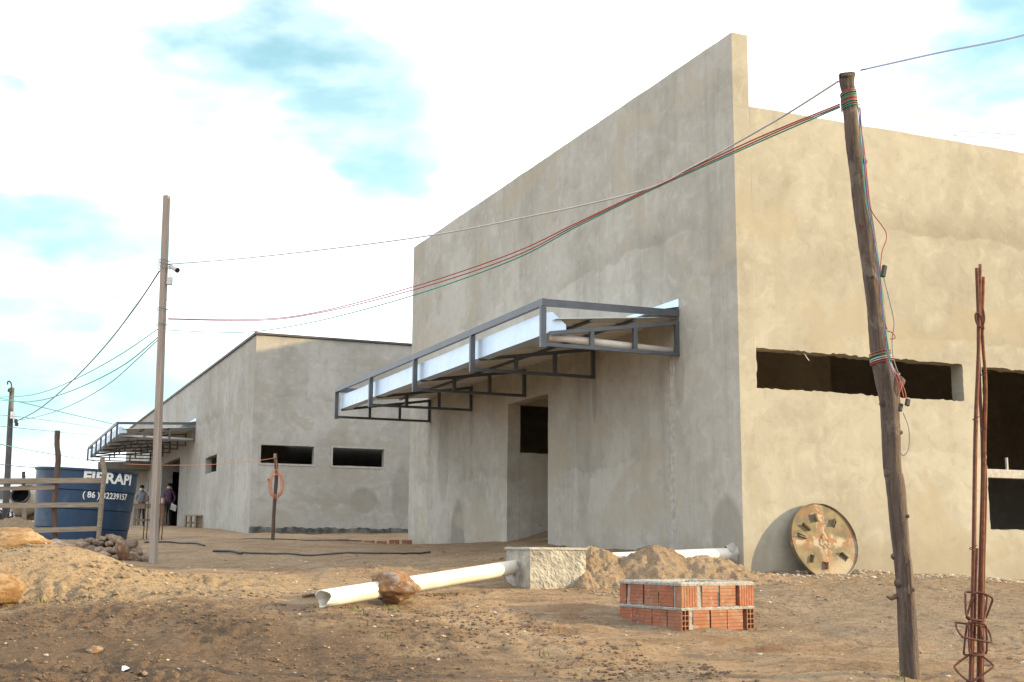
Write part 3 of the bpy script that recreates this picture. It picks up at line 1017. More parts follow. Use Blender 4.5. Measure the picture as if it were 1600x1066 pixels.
RM = {}
for mt in ('rock', 'rock_grey', 'rock_gold'):
    RM[mt] = []
    for r_ in ROCKS:
        c_ = r_.copy(); c_.materials.append(M[mt]); RM[mt].append(c_)

# big stone resting on the pipe
stone(-4.90, -1.58, -.145, .245, .19, .16, (.1, .15, -.35), 'rock', 'rounded brown stone sitting on the white drain pipe', own=41)
# boulders on the left bank
stone(-8.24, 1.00, .235, .48, .30, .16, (.05, -.10, -.2), 'rock_gold', 'long golden boulder lying on top of the soil bank at the left edge', own=52, name='boulder', cat='boulder')
stone(-8.34, -.92, -.135, .30, .24, .17, (.1, .1, .3), 'rock_gold', 'pale golden boulder half cut by the left edge, lower on the soil bank', own=63, name='boulder', cat='boulder')
stone(-7.52, 4.25, .12, .30, .24, .17, (.2, .1, .9), 'rock_grey', 'brown boulder behind the golden one, in front of the plank fence', own=74, name='boulder', cat='boulder')
# heap of field stones beside the post
pile_c = (-6.78, 5.45)
spots = []
rs = random.Random(11)
for lay, (n_, rx, ry, zz) in enumerate(((34, .66, .34, .03), (22, .48, .25, .11), (12, .30, .16, .19), (5, .15, .08, .26))):
    for i in range(n_):
        a = 2 * math.pi * (i + rs.random() * .6) / n_
        q = math.sqrt(rs.uniform(.25, 1.0))
        spots.append((pile_c[0] + rx * q * math.cos(a) * .92, pile_c[1] + ry * q * math.sin(a) - rx * q * math.cos(a) * .39, zz))
for (x, y, zz) in spots:
    s = rs.uniform(.045, .125)
    o = stone(x, y, G(x, y) + zz, s * rs.uniform(1.0, 1.5), s * rs.uniform(.8, 1.1), s * rs.uniform(.55, .85),
              (rs.uniform(-.5, .5), rs.uniform(-.5, .5), rs.uniform(0, 6.28)), 'rock_grey', 'rough brown field stone in the heap beside the square wooden post', 'stones heaped beside the wooden post',
              mesh=RM['rock_grey'][rs.randrange(9)])
o = stone(-6.62, 5.08, .14, .10, .085, .20, (.15, -.45, .4), 'rock', 'long reddish stone leaning upright at the front of the stone heap', mesh=RM['rock'][2])
# loose stones on the bare ground
for (x, y, s, lab) in ((-7.62, -3.06, .10, 'flat pale stone lying on dark soil at lower left'),
                       (-5.55, -1.25, .13, 'flat pale stone lying behind the white pipe'),
                       (-7.05, .25, .06, 'small pale stone on the flank of the soil bank'),
                       (-3.35, -3.2, .045, 'small brown stone left of the brick pit')):
    stone(x, y, G(x, y) + s * .1, s, s * .7, s * .32, (0, 0, rs.uniform(0, 6)), 'rock_grey', lab, mesh=RM['rock_grey' if s < .1 else 'rock'][rs.randrange(9)])

# ------------------------------------------------------------------ white pipe, inspection box, sand
PL0 = Vector((-5.69, -2.06, -.222)); PL1 = Vector((-2.99, -.062, .018))


def pipe(name, a, b, ro, ri, label, broken=False):
    a, b = Vector(a), Vector(b)
    d = (b - a).normalized()
    s = d.cross(Vector((0, 0, 1))).normalized(); u = s.cross(d)
    n = 32
    vv = []; ff = []
    K = 14
    for i in range(K + 1):
        for j in range(n):
            an = 2 * math.pi * j / n
            p = a.lerp(b, i / K) + (s * math.cos(an) + u * math.sin(an)) * ro
            if i == 0 and broken:
                p += d * (.05 * max(0, math.sin(an * 2 + .7)) + random.uniform(0, .014))
            vv.append(p)
    for j in range(n):
        an = 2 * math.pi * j / n
        e = (.05 * max(0, math.sin(an * 2 + .7))) if broken else 0
        vv.append(a + d * (e + .004) + (s * math.cos(an) + u * math.sin(an)) * ri)
    for j in range(n):
        an = 2 * math.pi * j / n
        vv.append(a + d * .9 + (s * math.cos(an) + u * math.sin(an)) * ri)
    for i in range(K):
        for j in range(n):
            p = i * n + j; q = i * n + (j + 1) % n
            ff.append((p, q, q + n, p + n))
    e = (K + 1) * n
    for j in range(n):
        k = (j + 1) % n
        ff.append((j, e + j, e + k, k)); ff.append((e + j, e + n + j, e + n + k, e + k))
    ff.append(tuple(e + n + j for j in range(n)))
    o = MB().add([tuple(p) for p in vv], ff).build(name, 'pvc', smooth=True)
    return tag(recentre(o), label, 'pipe')


pipe('drain_pipe', PL0, PL1 + (PL1 - PL0).normalized() * .10, .077, .070, 'white plastic drain pipe with broken end lying on the ground', True)
pipe('drain_pipe', (-2.42, -.02, .075), (-.02, .235, .165), .077, .070, 'white plastic pipe running from concrete box through sand into the hall wall')
mb = MB()
rs = random.Random(5)
mb.lathe([(.14, -.09), (.125, -.055), (.10, -.02), (.082, .03)], 24, (0, 0, 0))
vv = [(-.0 - (z + .09) * 1.0 + .02, .235 + x * (1 + rs.uniform(-.18, .18)), .165 + y * (1 + rs.uniform(-.18, .18))) for x, y, z in mb.v]
MB().add(vv, mb.f).build('mortar_collar', 'cement', hall, smooth=True)


def rough_box(name, c, size, mat, parent, amp, step=.02, yaw=0.0, roughfaces=None, amp2=0.0):
    bm = bmesh.new()
    sx_, sy_, sz_ = size
    vs = {}
    from mathutils import noise as mn
    R = Matrix.Rotation(yaw, 3, 'Z')

    def vert(p):
        k = tuple(round(q, 4) for q in p)
        if k not in vs:
            w = Vector(p)
            out = Vector((0, 0, 0))
            for ax in range(3):
                h = size[ax] / 2
                if abs(abs(w[ax]) - h) < 1e-4:
                    sgn = 1 if w[ax] > 0 else -1
                    a = amp2 if (roughfaces and (ax, sgn) in roughfaces) else amp
                    q = w * 9 + Vector((ax * 7, 3, 1))
                    d = mn.noise(q * 2.2) * .6 + abs(mn.noise(q * 4.3)) * .8 + mn.noise(q * .6) * .7
                    out[ax] += sgn * a * d
            vs[k] = bm.verts.new(R @ (w + out) + Vector(c))
        return vs[k]
    for ax in range(3):
        u_, v_ = (ax + 1) % 3, (ax + 2) % 3
        nu = max(1, round(size[u_] / step)); nv = max(1, round(size[v_] / step))
        for sgn in (-1, 1):
            for i in range(nu):
                for j in range(nv):
                    q = []
                    for (a, b) in ((i, j), (i + 1, j), (i + 1, j + 1), (i, j + 1)):
                        p = [0, 0, 0]
                        p[ax] = sgn * size[ax] / 2
                        p[u_] = -size[u_] / 2 + size[u_] * a / nu
                        p[v_] = -size[v_] / 2 + size[v_] * b / nv
                        q.append(vert(p))
                    bm.faces.new(q if sgn > 0 else q[::-1])
    o0 = origin_of(parent)
    for v in bm.verts:
        v.co -= o0
    me_ = bpy.data.meshes.new(name)
    bm.to_mesh(me_); bm.free()
    me_.materials.append(M[mat])
    o = bpy.data.objects.new(name, me_)
    COL.objects.link(o)
    if parent is not None:
        o.parent = parent
    return o


pit = thing('inspection_box', 'rough rendered concrete inspection box that the white pipe enters', 'concrete box', (-2.69, -.15, -.3))
rough_box('wall', (-2.68, -.15, -.03), (.66, .66, .48), 'render_rough', pit, .004, .016, 0.0, {(1, -1)}, .016)
rough_box('lid', (-2.68, -.15, .218), (.69, .69, .022), 'cement', pit, .004, .02)
rough_box('mortar_patch', (-3.01, -.05, -.06), (.06, .26, .26), 'cement', pit, .018, .02)


def heap(name, label, cx, cy, rx, ry, fn, mat, cat):
    n = 150
    xs_ = np.linspace(cx - rx, cx + rx, n); ys_ = np.linspace(cy - ry, cy + ry, int(n * ry / rx) + 20)
    XX, YY = np.meshgrid(xs_, ys_)
    h = fn(XX, YY)
    lum = 0.045 * pn(XX * 6, YY * 6, 11) + 0.035 * pn(XX * 13, YY * 13, 12) + 0.024 * pn(XX * 27, YY * 27, 13)
    ZZ = ground_h(XX, YY, False) + h + lum * np.clip(h / .08, 0, 1) - .05
    k = np.arange(XX.size).reshape(XX.shape)
    q = np.stack([k[:-1, :-1], k[:-1, 1:], k[1:, 1:], k[1:, :-1]], -1).reshape(-1, 4)
    o = MB().add(np.stack([XX, YY, ZZ], -1).reshape(-1, 3).tolist(), q.tolist()).build(name, mat, smooth=True)
    return tag(recentre(o), label, cat)


def cone(XX, YY, cx, cy, r, h, p=1.25):
    wx = XX + .10 * pn(XX * 3.1, YY * 3.1, 8) + .05 * pn(XX * 8, YY * 8, 9)
    wy = YY + .10 * pn(XX * 3.1 + 7, YY * 3.1, 8) + .05 * pn(XX * 8 + 3, YY * 8, 9)
    d = np.sqrt((wx - cx) ** 2 + ((wy - cy) / .8) ** 2 + .012 * r) / r
    return h * 1.12 * np.clip(1 - d, 0, 1) ** p


heap('sand_heap', 'pale sand heap beside the concrete box, half burying the white pipe', -2.0, -.30, .75, .65,
     lambda X_, Y_: cone(X_, Y_, -2.08, -.16, .70, .42, 1.1) + cone(X_, Y_, -2.02, .18, .4, .16), 'sand', 'sand heap')
heap('sand_heap', 'wide sandy spoil heap behind the brick pit, running down to the hall corner', -.95, -.30, 1.45, .95,
     lambda X_, Y_: np.maximum(cone(X_, Y_, -1.38, -.28, .95, .41, 1.05), np.maximum(cone(X_, Y_, -.85, -.42, .95, .31, 1.0), cone(X_, Y_, -.30, -.62, .6, .12, 1.0))), 'sand', 'sand heap')
heap('sand_heap', 'low earth heap along the foot of the hall side wall', -.45, 1.25, .65, 1.1,
     lambda X_, Y_: np.maximum(cone(X_, Y_, -.28, 1.0, .6, .20), cone(X_, Y_, -.30, 1.8, .5, .14)), 'sand', 'sand heap')

# ------------------------------------------------------------------ brick pit
def brick_mesh():
    L, T, H = .19, .09, .19
    prof = []                                    # outline in (y, z), ribs on both wide faces
    ribs = 6
    for i in range(ribs):
        z0 = -H / 2 + H * i / ribs; z1 = -H / 2 + H * (i + 1) / ribs
        prof += [(-T / 2, z0 + .003), (-T / 2, z1 - .004), (-T / 2 + .004, z1 - .0015)]
    other = []
    for i in range(ribs):
        z0 = H / 2 - H * i / ribs; z1 = H / 2 - H * (i + 1) / ribs
        other += [(T / 2, z0 - .003), (T / 2, z1 + .004), (T / 2 - .004, z1 + .0015)]
    prof = prof + other
    n = len(prof)
    mb_ = MB()
    vv = [(-L / 2, y, z) for y, z in prof] + [(L / 2, y, z) for y, z in prof]
    mb_.add(vv, [(j, j + n, (j + 1) % n + n, (j + 1) % n) for j in range(n)])
    # ends: 2 x 4 hollow cells
    ys_ = [-T / 2, -T / 2 + .008, -.004, .004, T / 2 - .008, T / 2]
    zs_ = [-H / 2]
    cell = (H - .008 * 2 - .007 * 3) / 4
    z = -H / 2 + .008
    for i in range(4):
        zs_ += [z, z + cell]
        z += cell + .007
    zs_ += [H / 2]
    for sgn in (-1, 1):
        x = sgn * L / 2
        for a in range(5):
            for b in range(9):
                y0, y1, z0, z1 = ys_[a], ys_[a + 1], zs_[b], zs_[b + 1]
                hole = a in (1, 3) and b % 2 == 1
                if not hole:
                    q = [(x, y0, z0), (x, y1, z0), (x, y1, z1), (x, y0, z1)]
                    mb_.add(q, [(0, 1, 2, 3) if sgn > 0 else (3, 2, 1, 0)])
                else:
                    xi = x - sgn * .085
                    o_ = [(x, y0, z0), (x, y1, z0), (x, y1, z1), (x, y0, z1), (xi, y0, z0), (xi, y1, z0), (xi, y1, z1), (xi, y0, z1)]
                    mb_.add(o_, [(0, 1, 5, 4), (1, 2, 6, 5), (2, 3, 7, 6), (3, 0, 4, 7), (4, 5, 6, 7)])
    me_ = bpy.data.meshes.new('brick')
    me_.from_pydata(mb_.v, [], mb_.f)
    me_.materials.append(M['clay'])
    me_.update()
    return me_


BR = brick_mesh()
N0 = Vector((-2.690, -3.060, -.470))
pitb = thing('brick_pit', 'low square pit of orange hollow bricks in the foreground', 'brick pit', N0)
YAW = math.atan2(.1817, .9835)
e1 = Vector((math.cos(YAW), math.sin(YAW), 0)); e2 = Vector((-math.sin(YAW), math.cos(YAW), 0))
mort = MB()
S = .88


def put_brick(c1, c2, zc, along, vertical=False, wob=True):
    """centre at c1,c2 (local) ; along = 1 → length on e1, 2 → on e2"""
    o = bpy.data.objects.new('brick', BR)
    COL.objects.link(o)
    o.parent = pitb
    o.location = e1 * (c1 + random.uniform(-.004, .004)) + e2 * (c2 + random.uniform(-.004, .004)) + Vector((0, 0, zc + random.uniform(-.003, .003)))
    a = YAW + (0 if along == 1 else math.pi / 2)
    Rz = Matrix.Rotation(a + (random.uniform(-.03, .03) if wob else 0), 3, 'Z')
    R = Rz @ Matrix.Rotation(math.pi / 2, 3, 'Y') if vertical else Rz
    R = R @ Matrix.Rotation(random.uniform(-.02, .02), 3, 'X')
    o.rotation_euler = R.to_euler()
    return o


def joint(c1, c2, zc, along, w, h=.19, keep=True):
    if not keep:
        return
    s1, s2 = (w + .004, .074) if along == 1 else (.074, w + .004)
    k = e1 * c1 + e2 * c2 + Vector((0, 0, zc)) + N0
    R = Matrix.Rotation(YAW, 3, 'Z')
    for i in range(3):
        mort.box(k + Vector((0, 0, h * (i - 1) / 3)) + e1 * random.uniform(-.004, .004) + e2 * random.uniform(-.004, .004), (s1 + random.uniform(-.002, .003), s2 + random.uniform(0, .010), h / 3 + .002), R)


zA = .065; zB = zA + .19 + .024
# lower course
for s in (.095, .30, .505, .71):
    put_brick(.045, s, zA, 2); put_brick(S - .045, s, zA, 2)
for s in (.197, .402, .607):
    joint(.045, s, zA, 2, .015, keep=(s != .197)); joint(S - .045, s, zA, 2, .015)
for c in (.23, .437, .645):
    put_brick(c, .045, zA, 1); put_brick(c, S - .045, zA, 1)
joint(.112, .045, zA, 1, .045); joint(.3335, .045, zA, 1, .014, keep=False); joint(.541, .045, zA, 1, .014, keep=False)
joint(.762, .045, zA, 1, .03, keep=False)
joint(.112, S - .045, zA, 1, .045)
put_brick(.045, S - .10, zA, 2); put_brick(S - .045, S - .10, zA, 2)
# upper course
put_brick(.095, .045, zB, 1, True); put_brick(S - .095, .045, zB, 1, True)
put_brick(.095, S - .045, zB, 1, True); put_brick(S - .095, S - .045, zB, 1, True)
for s in (.205, .415, .63):
    put_brick(.045, s, zB, 2); put_brick(S - .045, s, zB, 2)
for s, w in ((.10, .018), (.31, .02), (.522, .024), (.745, .04)):
    joint(.045, s, zB, 2, w, keep=(s != .522)); joint(S - .045, s, zB, 2, w)
for c in (.335, .55):
    put_brick(c, .045, zB, 1); put_brick(c, S - .045, zB, 1)
joint(.215, .045, zB, 1, .05); joint(.4425, .045, zB, 1, .025); joint(.66, .045, zB, 1, .02, keep=False)
joint(.215, S - .045, zB, 1, .05); joint(.4425, S - .045, zB, 1, .025); joint(.66, S - .045, zB, 1, .02)
mort.build('mortar_joints', 'mortar', pitb)
# bed joint and capping, lumpy
for nm, zc, th, wd, amp in (('bed_joint', zA + .095 + .012, .026, .090, .004), ('mortar_cap', zB + .095 + .014, .030, .100, .005)):
    mb = MB()
    step = .022
    ring = []
    for (a, b) in (((0, 0), (1, 0)), ((1, 0), (1, 1)), ((1, 1), (0, 1)), ((0, 1), (0, 0))):
        for i in range(int(S / step)):
            t_ = i / int(S / step)
            ring.append(((a[0] + (b[0] - a[0]) * t_), (a[1] + (b[1] - a[1]) * t_)))
    sec = [(-.004, 0), (-.006, .6), (.004, 1.0), (wd * .5, 1.12), (wd - .01, 1.0), (wd, .5), (wd, 0)]
    vv = []; ff = []
    m_ = len(sec)
    for (a, b) in ring:
        ca = Vector((S / 2, S / 2))
        for (q, hz) in sec:
            f_ = 1 - 2 * q / S
            l1 = S / 2 + (a - .5) * S * f_; l2 = S / 2 + (b - .5) * S * f_
            p = N0 + e1 * (l1 + random.uniform(-amp, amp) * .6) + e2 * (l2 + random.uniform(-amp, amp) * .6) + Vector((0, 0, zc - th / 2 + hz * th + (random.uniform(-amp, amp) if hz > 0 else random.uniform(-amp, 0) * .8)))
            vv.append(p)
    nr = len(ring)
    for i in range(nr):
        for j in range(m_):
            a = i * m_ + j; b = i * m_ + (j + 1) % m_; c = ((i + 1) % nr) * m_ + j; d = ((i + 1) % nr) * m_ + (j + 1) % m_
            ff.append((a, b, d, c))
    mb.add([tuple(p) for p in vv], ff).build(nm, 'mortar', pitb)

# ------------------------------------------------------------------ round steel pan against the wall
disc = thing('steel_pan', 'round rusty steel pan caked with mortar, leaning on the sunlit hall wall', 'steel pan', (1.045, -.22, -.13))
R0 = .475
lean = math.radians(16.5)
RD = Matrix.Rotation(-lean, 3, 'X')               # local: disc in XZ plane, normal -Y towards the viewer
DC = Vector((1.045, -.185, -.13 + R0 * math.cos(lean)))
slots = [(100, .30, .10, .045, 0), (140, .29, .12, .04, 0), (168, .33, .12, .04, -8), (48, .30, .11, .04, 10), (255, .31, .09, .06, 0), (220, .33, .10, .035, 25), (318, .30, .11, .05, 0)]
bm = bmesh.new()


def loop(pts):
    vs = [bm.verts.new(p) for p in pts]
    return [bm.edges.new((vs[i], vs[(i + 1) % len(vs)])) for i in range(len(vs))]


ed = loop([(R0 * math.cos(2 * math.pi * i / 72), 0, R0 * math.sin(2 * math.pi * i / 72)) for i in range(72)])
rects = []
for (ang, rad, ln, wd, tw) in slots:
    a = math.radians(ang)
    d = Vector((math.cos(a + math.radians(tw)), 0, math.sin(a + math.radians(tw)))); s_ = Vector((-d.z, 0, d.x))
    c = Vector((math.cos(a) * rad, 0, math.sin(a) * rad))
    rc = [c - d * ln / 2 - s_ * wd / 2, c + d * ln / 2 - s_ * wd / 2, c + d * ln / 2 + s_ * wd / 2, c - d * ln / 2 + s_ * wd / 2]
    rects.append((c, d, s_, ln, wd))
    ed += loop([tuple(p) for p in rc])
bmesh.ops.triangle_fill(bm, use_beauty=True, use_dissolve=False, edges=ed)
me_ = bpy.data.meshes.new('plate')
bm.to_mesh(me_); bm.free()
me_.materials.append(M['disc'])


def disc_part(name, mesh):
    o = bpy.data.objects.new(name, mesh)
    COL.objects.link(o)
    o.parent = disc
    o.location = DC - Vector(disc.location)
    o.rotation_euler = RD.to_euler()
    return o


disc_part('plate', me_)
bp = MB().lathe([(.001, 0), (R0 - .002, 0)], 72, (0, .022, 0), Matrix.Rotation(math.pi / 2, 3, 'X'))  # plate added to stop sunlight passing through the slots
bk = bpy.data.meshes.new('slot_light_stop'); bk.from_pydata(bp.v, [], bp.f); bk.materials.append(M['disc']); bk.update()
disc_part('slot_light_stop', bk)
mb = MB()
n = 72
prof = [(R0, .0), (R0, -.022), (R0 + .007, -.022), (R0 + .007, .025)]
for (r_, y_) in prof:
    for j in range(n):
        a = 2 * math.pi * j / n
        mb.v.append((r_ * math.cos(a), y_, r_ * math.sin(a)))
for i in range(3):
    for j in range(n):
        mb.f.append((i * n + j, i * n + (j + 1) % n, (i + 1) * n + (j + 1) % n, (i + 1) * n + j))
rm = bpy.data.meshes.new('rim'); rm.from_pydata(mb.v, [], mb.f); rm.materials.append(M['disc']); rm.update()
disc_part('rim', rm)
for (c, d, s_, ln, wd) in rects:
    mb = MB()
    R = Matrix((d, Vector((0, 1, 0)), -s_)).transposed()
    mb.box(c + s_ * (wd / 2 + .004) + Vector((0, -.022, 0)), (ln, .045, .006), R)
    fm = bpy.data.meshes.new('blade'); fm.from_pydata(mb.v, [], mb.f); fm.materials.append(M['disc']); fm.update()
    disc_part('blade', fm)
mb = MB()
rs = random.Random(3)
for i in range(26):                               # crust of dried mortar at the hub
    a = rs.uniform(0, 6.28); q = rs.uniform(0, .075)
    mb.lathe([(.001, -.012), (.018, -.010), (.030, 0)], 8, (q * math.cos(a), rs.uniform(-.004, .002), q * math.sin(a)), Matrix.Rotation(math.pi / 2, 3, 'X'))
cm = bpy.data.meshes.new('mortar_crust'); cm.from_pydata([(x, -abs(y), z) for x, y, z in mb.v], [], mb.f); cm.materials.append(M['disc']); cm.update()
disc_part('mortar_crust', cm)

# ------------------------------------------------------------------ crooked log pole
logp = thing('log_pole', 'tall crooked tree-trunk pole in the right foreground wound with coloured wires', 'pole', (-2.879, -6.211, -.6))
LP = [(-2.879, -6.211, -.95)] + [(-2.879,-6.211,-0.573),(-2.882,-6.210,-0.098),(-2.893,-6.205,0.189),(-2.913,-6.197,0.646),(-2.927,-6.190,0.772),(-2.927,-6.190,1.154),(-2.947,-6.182,1.361),(-2.976,-6.170,1.521),(-2.991,-6.163,1.848),(-3.018,-6.152,2.203),(-3.048,-6.139,2.517),(-3.069,-6.130,2.789),(-3.095,-6.119,3.064),(-3.106,-6.114,3.342),(-3.117,-6.110,3.435),(-3.113,-6.111,3.496)]
LR = [.062, .062, .058, .056, .061, .058, .062, .072, .062, .055, .060, .060, .056, .050, .046, .050, .056]
pts = smooth_path(LP, 10)
rr = np.interp(np.linspace(0, len(LP) - 1, len(pts)), range(len(LP)), LR)
mb = MB()
rs = random.Random(9)
mb.tube(pts, list(rr), 28)
for i in range(len(mb.v)):
    x, y, z = mb.v[i]
    k = i // 28
    if k >= len(pts):
        continue
    c = pts[k]
    a = math.atan2(y - c.y, x - c.x)
    f_ = 1 + .05 * math.sin(a * 3 + z * 1.3) + .03 * math.sin(a * 7 - z * 4) + rs.uniform(-.018, .018) + .06 * float(pn(np.array([a * 1.5]), np.array([z * 5.0]), 3)[0])
    if k == len(pts) - 1:
        z += .045 * math.cos(a - .6)
    mb.v[i] = (c.x + (x - c.x) * f_, c.y + (y - c.y) * f_, z)
mb.build('trunk', 'log', logp, smooth=True)
rgt = Vector((.9203, -.3913, 0)); fwd = Vector((.3913, .9203, 0))


def lpos(z):
    for a, b in zip(LP[:-1], LP[1:]):
        if a[2] <= z <= b[2]:
            t_ = (z - a[2]) / (b[2] - a[2])
            return Vector(a).lerp(Vector(b), t_)
    return Vector(LP[-1])


c = lpos(1.33)
MB().tube([c - rgt * .01 + Vector((0, 0, -.16)), c + rgt * .035 - fwd * .02 + Vector((0, 0, -.04)), c + rgt * .078 - fwd * .03 + Vector((0, 0, .02)), c + rgt * .092 - fwd * .032 + Vector((0, 0, .035))], [.05, .052, .042, .034], 16).build('branch_stub', 'log', logp, smooth=True)
for z, side, r_ in ((.73, -.9, .022), (.19, -1, .02), (2.86, .9, .02), (.45, .7, .014), (2.05, -.2, .016), (.02, -.95, .025), (1.0, .95, .014), (-.02, .6, .014)):
    c = lpos(z)
    d = (rgt * side - fwd * math.sqrt(max(0, 1 - side * side))).normalized()
    MB().tube([c + d * .035, c + d * .062, c + d * .074], [r_ * 1.5, r_ * 1.1, r_ * .55], 10).build('knot', 'log', logp, smooth=True)
c = lpos(-.05)
for i in range(7):                                # torn splinters near the foot
    d = (rgt * random.uniform(-.2, .7) - fwd).normalized()
    z0 = random.uniform(-.25, .02)
    p = lpos(z0) + d * .060
    MB().bar(p, p + Vector((random.uniform(-.012, .012), 0, random.uniform(.10, .20))) - d * .004, .012, .006).build('splinter', 'darkwood', logp)
p = lpos(-.06) - rgt * .055
MB().tube([p, p - rgt * .045 - fwd * .01 + Vector((0, 0, -.02)), p - rgt * .075 - fwd * .01 + Vector((0, 0, -.005))], [.018, .014, .005], 8).build('broken_twig', 'darkwood', logp, smooth=True)


def coil(z, turns, mat, parent, spread, r_=.0035, name='wire_wrap', tilt=.25, extra=.004):
    pts_ = []
    n_ = int(turns * 20)
    for i in range(n_ + 1):
        a = 2 * math.pi * i / 20
        zz = z + spread * (i / n_ - .5) + tilt * .05 * math.cos(a + .8)
        c_ = lpos(zz)
        R_ = np.interp(zz, [p[2] for p in LP], LR) * 1.07 + extra + random.uniform(0, .002)
        pts_.append(c_ + Vector((math.cos(a), math.sin(a), 0)) * R_)
    return MB().tube(pts_, r_, 6).build(name, mat, parent, smooth=True)


for z, mt, sp in ((3.30, 'red_wire', .03), (3.335, 'green_wire', .05), (3.27, 'green_wire', .05), (3.29, 'red_wire', .07), (3.36, 'red_wire', .02), (3.31, 'rust_bright', .05)):
    coil(z, 3.2, mt, logp, sp)
for z, mt, sp in ((1.53, 'red_wire', .03), (1.51, 'green_wire', .04), (1.49, 'white_wire', .03), (1.475, 'red_wire', .03)):
    coil(z, 2.3, mt, logp, sp)
# wires running down the pole
for mt, path in (('red_wire', [(-3.117,-6.218,3.231),(-3.088,-6.231,2.939),(-3.071,-6.238,2.623),(-3.056,-6.244,2.489),(-2.971,-6.280,2.334),(-3.004,-6.266,2.201),(-3.018,-6.260,2.047),(-3.018,-6.260,1.829),(-2.993,-6.271,1.678)]),
                 ('green_wire', [(-3.113,-6.220,3.231),(-3.103,-6.224,2.848),(-3.087,-6.231,2.534),(-3.051,-6.246,2.311),(-3.026,-6.257,2.135),(-3.017,-6.261,1.960),(-3.008,-6.264,1.786),(-2.996,-6.270,1.613),(-2.978,-6.277,1.463)]),
                 ('red_wire', [(-3.095,-6.217,3.226),(-3.086,-6.221,2.920),(-3.072,-6.227,2.537),(-3.041,-6.240,2.305),(-3.018,-6.249,2.071),(-3.006,-6.255,1.875),(-2.995,-6.259,1.658),(-2.982,-6.265,1.485)]),
                 ('blue_wire', [(-3.112,-6.231,3.218),(-3.095,-6.238,2.800),(-3.079,-6.245,2.486),(-3.049,-6.258,2.243),(-3.034,-6.264,2.001),(-3.021,-6.270,1.740),(-3.000,-6.279,1.482),(-2.966,-6.293,1.354)]),
                 ('grey_wire', [(-2.999,-6.268,2.026),(-2.970,-6.281,1.873),(-2.948,-6.290,1.721),(-2.964,-6.283,1.613),(-2.962,-6.284,1.484),(-2.935,-6.296,1.377)]),
                 ('red_wire', [(-3.007,-6.287,1.665),(-2.976,-6.300,1.653),(-2.958,-6.308,1.618),(-2.990,-6.294,1.610)]),
                 ('red_wire', [(-2.994,-6.325,1.413),(-2.970,-6.335,1.341),(-2.957,-6.341,1.286),(-2.944,-6.346,1.214)]),
                 ('red_wire', [(-2.999,-6.323,1.400),(-2.979,-6.331,1.319),(-2.970,-6.335,1.243),(-2.969,-6.335,1.172)]),
                 ('red_wire', [(-2.994,-6.336,1.390),(-2.959,-6.351,1.306),(-2.942,-6.358,1.255),(-2.936,-6.360,1.200)]),
                 ('grey_wire', [(-2.945,-6.335,1.118),(-2.915,-6.348,1.014),(-2.920,-6.345,0.888),(-2.953,-6.331,0.838),(-2.968,-6.325,0.855)]),
                 ('white_wire', [(-3.019,-6.325,1.441),(-3.002,-6.332,1.390),(-2.976,-6.343,1.365),(-2.968,-6.347,1.377)])):
    MB().tube(smooth_path(path, 5), .0035, 6).build('hanging_wire', mt, logp, smooth=True)
for (p, sz) in zip([(-2.929,-6.363,1.184),(-2.973,-6.345,1.150),(-3.038,-6.317,2.060)], ((.032, .02, .05), (.026, .02, .055), (.03, .025, .085))):
    b_ = MB().box(p, sz, Matrix.Rotation(.25, 3, 'Y')).build('plug', 'rubber', logp, bevel=.006)

# ------------------------------------------------------------------ rebar starter column
reb = thing('rebar_column', 'bundle of tall rusty reinforcement bars with bent stirrups at the right edge', 'rebar', (-4.08, -8.09, -.78))
for path in ([(-4.133,-8.068,-0.621),(-4.116,-8.076,-0.377),(-4.080,-8.091,0.114),(-4.037,-8.109,0.783),(-4.012,-8.120,1.075),(-3.995,-8.127,1.301),(-3.988,-8.130,1.617)],
             [(-4.111,-8.056,-0.624),(-4.092,-8.064,-0.379),(-4.060,-8.078,0.114),(-4.022,-8.094,0.726),(-3.994,-8.105,1.078),(-3.977,-8.113,1.304),(-3.956,-8.122,1.641)],
             [(-4.071,-8.051,-0.626),(-4.053,-8.059,-0.381),(-4.020,-8.073,0.113),(-3.980,-8.090,0.665),(-3.974,-8.092,1.011),(-3.969,-8.095,1.266),(-3.955,-8.101,1.460)],
             [(-4.062,-8.066,-0.625),(-4.047,-8.072,-0.380),(-4.017,-8.085,0.114),(-3.973,-8.104,0.758),(-3.954,-8.112,1.041),(-3.956,-8.111,1.297),(-3.936,-8.119,1.579)],
             [(-4.042,-8.053,-0.628),(-4.027,-8.059,-0.382),(-3.997,-8.072,0.113),(-3.965,-8.085,0.542),(-3.962,-8.086,0.760),(-3.952,-8.091,0.917),(-3.939,-8.097,1.082)]):
    MB().tube(smooth_path(path, 6), .0085, 8).build('bar', 'rust' if len(reb.children) % 2 == 0 else 'rust_bright', reb, smooth=True)
MB().tube([(-4.087,-8.088,-0.184),(-4.071,-8.095,0.054),(-4.054,-8.102,0.244)], .006, 8).build('bar', 'rust', reb, smooth=True)
MB().tube(smooth_path([(-3.984,-8.153,1.409),(-3.981,-8.155,1.352),(-3.997,-8.148,1.313),(-4.016,-8.140,1.336),(-4.020,-8.138,1.377),(-4.005,-8.144,1.384),(-3.990,-8.151,1.336),(-3.986,-8.152,1.304)], 5), .005, 6).build('tie_wire', 'rust', reb, smooth=True)
for p in [(-4.085,-8.100,0.228),(-4.008,-8.132,0.795),(-4.039,-8.119,0.848),(-3.991,-8.139,1.067)]:
    p = Vector(p)
    MB().tube(smooth_path([p + rgt * .012 * math.cos(a) - fwd * .012 * math.sin(a) + Vector((0, 0, .004 * a)) for a in (0, 1.2, 2.4, 3.6, 4.8, 6.0)] + [p + rgt * .025 + Vector((0, 0, .03))], 3), .0022, 5).build('tie_wire', 'rust', reb, smooth=True)


